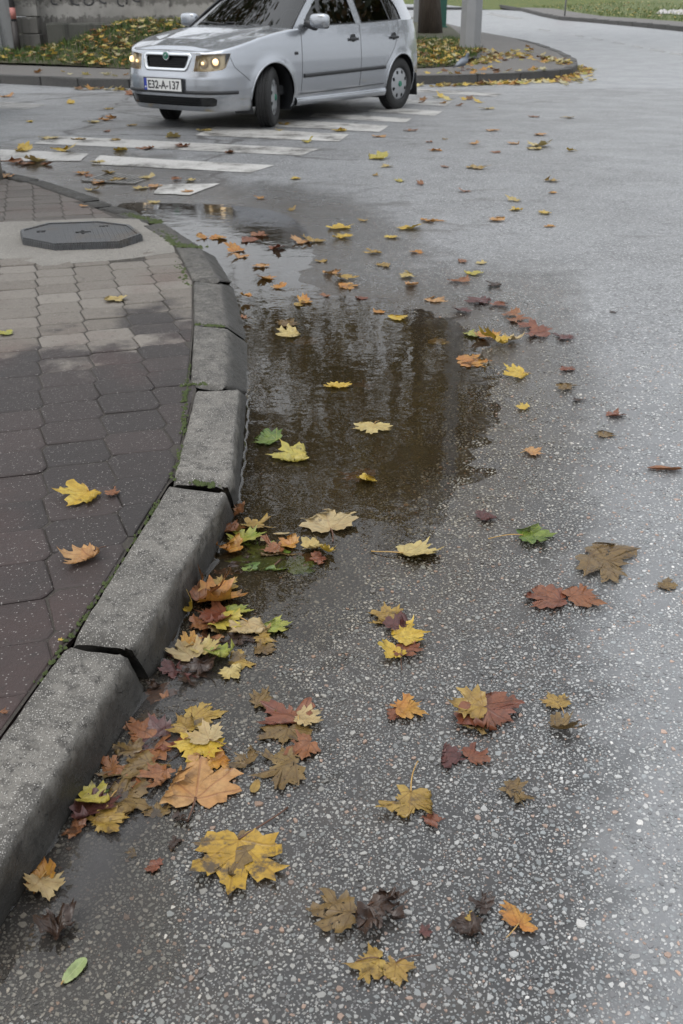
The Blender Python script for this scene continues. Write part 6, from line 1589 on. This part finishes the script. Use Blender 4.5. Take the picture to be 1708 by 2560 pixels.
# wheels
def lathe(prof, n): 
    V = []
    for i in range(n):
        a = 2 * math.pi * i / n
        for (r_, y) in prof: V.append((r_ * math.cos(a), y, r_ * math.sin(a)))
    m = len(prof); F = []
    for i in range(n):
        for k in range(m - 1): F.append((i * m + k, i * m + k + 1, ((i + 1) % n) * m + k + 1, ((i + 1) % n) * m + k))
    return V, F
tyre_prof = [(.180, .062), (.186, .078), (.215, .086), (.255, .083), (.276, .074), (.284, .063)]
for k, y in enumerate((.050, .035, .031, .012, .008, -.008, -.012, -.031, -.035, -.050)): tyre_prof.append((.2905 if k in (0, 1, 4, 5, 8, 9) else .2905, y)); 
tyre_prof = tyre_prof[:6] + [(.2895, .050), (.2905, .036), (.283, .034), (.283, .029), (.291, .027), (.2912, .011), (.283, .009), (.283, -.009), (.2912, -.011), (.291, -.027), (.283, -.029), (.283, -.034), (.2905, -.036), (.2895, -.050), (.284, -.063), (.276, -.074), (.255, -.083), (.215, -.086), (.186, -.078)]
tv, tf = lathe(tyre_prof, 56); tyre_me = mesh(tv, tf, M['rubber'], True, 'tyre')
bm = bmesh.new(); 
for i in range(60):                                                  # tread blocks on the shoulders
    a = 2 * math.pi * i / 60
    for y in (.052, .019, -.019, -.052): box_bm(bm, (.290 * math.cos(a + y), y, .290 * math.sin(a + y)), (.010, .018, .018), Matrix.Rotation(-(a + y), 4, 'Y'))
tread_me = bpy.data.meshes.new('tread'); bm.to_mesh(tread_me); bm.free(); tread_me.materials.append(M['rubber'])
# wheel cover: dished disc with eight round openings
cv = []; cfaces = []; nr_, na_ = 10, 96; rads = np.linspace(.03, .186, nr_)
def cz(r_): return .066 + .018 * math.cos(min(1, r_ / .186) * 1.5) - (.012 if r_ > .178 else 0)
grid2 = [[(r_ * math.cos(2 * math.pi * j / na_), r_ * math.sin(2 * math.pi * j / na_)) for j in range(na_)] for r_ in rads]
for r_, row in zip(rads, grid2):
    for (x, z) in row:
        for k in range(8):                                           # snap to the rim of the openings
            a = R(45 * k + 22.5); cx_, cz_ = .138 * math.cos(a), .138 * math.sin(a); d = math.hypot(x - cx_, z - cz_)
            if abs(d - .022) < .009 and d > 0: x, z = cx_ + (x - cx_) * .022 / d, cz_ + (z - cz_) * .022 / d
        cv.append((x, cz(math.hypot(x, z)), z))
for i in range(nr_ - 1):
    for j in range(na_):
        f = (i * na_ + j, i * na_ + (j + 1) % na_, (i + 1) * na_ + (j + 1) % na_, (i + 1) * na_ + j); c = np.mean([cv[q] for q in f], 0)
        if all(math.hypot(c[0] - .138 * math.cos(R(45 * k + 22.5)), c[2] - .138 * math.sin(R(45 * k + 22.5))) > .0205 for k in range(8)): cfaces.append(f)
cover_me = mesh(cv, cfaces, M['alu'], True, 'cover')
bm = bmesh.new(); bmesh.ops.create_cone(bm, cap_ends=True, segments=40, radius1=.186, radius2=.186, depth=.04, matrix=Matrix.Translation((0, .035, 0)) @ Matrix.Rotation(R(90), 4, 'X')); back_me = bpy.data.meshes.new('hub'); bm.to_mesh(back_me); bm.free(); back_me.materials.append(M['plastic'])
bm = bmesh.new(); bmesh.ops.create_cone(bm, cap_ends=True, segments=24, radius1=.034, radius2=.030, depth=.012, matrix=Matrix.Translation((0, .088, 0)) @ Matrix.Rotation(R(-90), 4, 'X')); cap_me = bpy.data.meshes.new('cap'); bm.to_mesh(cap_me); bm.free(); cap_me.materials.append(M['badge'])
for (x, y, st_) in ((0, .705, 27), (0, -.705, 27), (-2.462, .712, 0), (-2.462, -.712, 0)):
    wh = empty('wheel', (x, y, .290), R(st_ + (0 if y > 0 else 180)), car)
    for nm, m_ in (('tyre', tyre_me), ('tread', tread_me), ('wheel_cover', cover_me), ('hub', back_me), ('centre_cap', cap_me)): obj(nm, m_, wh)
# second car, of which only a bumper corner shows at the left edge
def copy_tree(o, parent=None):
    c = o.copy(); link(c, parent)
    for ch in list(o.children): copy_tree(ch, c)
    return c
car2 = copy_tree(car); car2.location = (-7.32, 12.6, .072); car2.rotation_euler = (0, 0, R(180))
tag(car2, 'pale car of which only a corner shows at the left picture edge', 'car')
def strip_text(o):
    for ch in list(o.children):
        if ch.name.startswith('lettering') or ch.name.startswith('band_mark'): bpy.data.objects.remove(ch); continue
        if ch.type == 'MESH' and len(ch.material_slots) and ch.data.materials[0] == M['silver']: ch.material_slots[0].link = 'OBJECT'; ch.material_slots[0].material = M['whitecar']
        if ch.type == 'MESH' and len(ch.material_slots) and ch.data.materials[0] == M['bulb']: ch.material_slots[0].link = 'OBJECT'; ch.material_slots[0].material = M['reflector']
        strip_text(ch)
strip_text(car2)

def orient(o, c):
    me = o.data; bm = bmesh.new(); bm.from_mesh(me); c = Vector(c)
    for f in bm.faces:
        if f.normal.dot(f.calc_center_median() - c) < 0: f.normal_flip()
    bm.to_mesh(me); bm.free()
for o in list(bpy.data.objects):
    if o.type == 'MESH' and o.data.materials and o.data.materials[0] in (M['glass'], M['lens']) and o.data.users: orient(o, (-1.3, 0, .6))
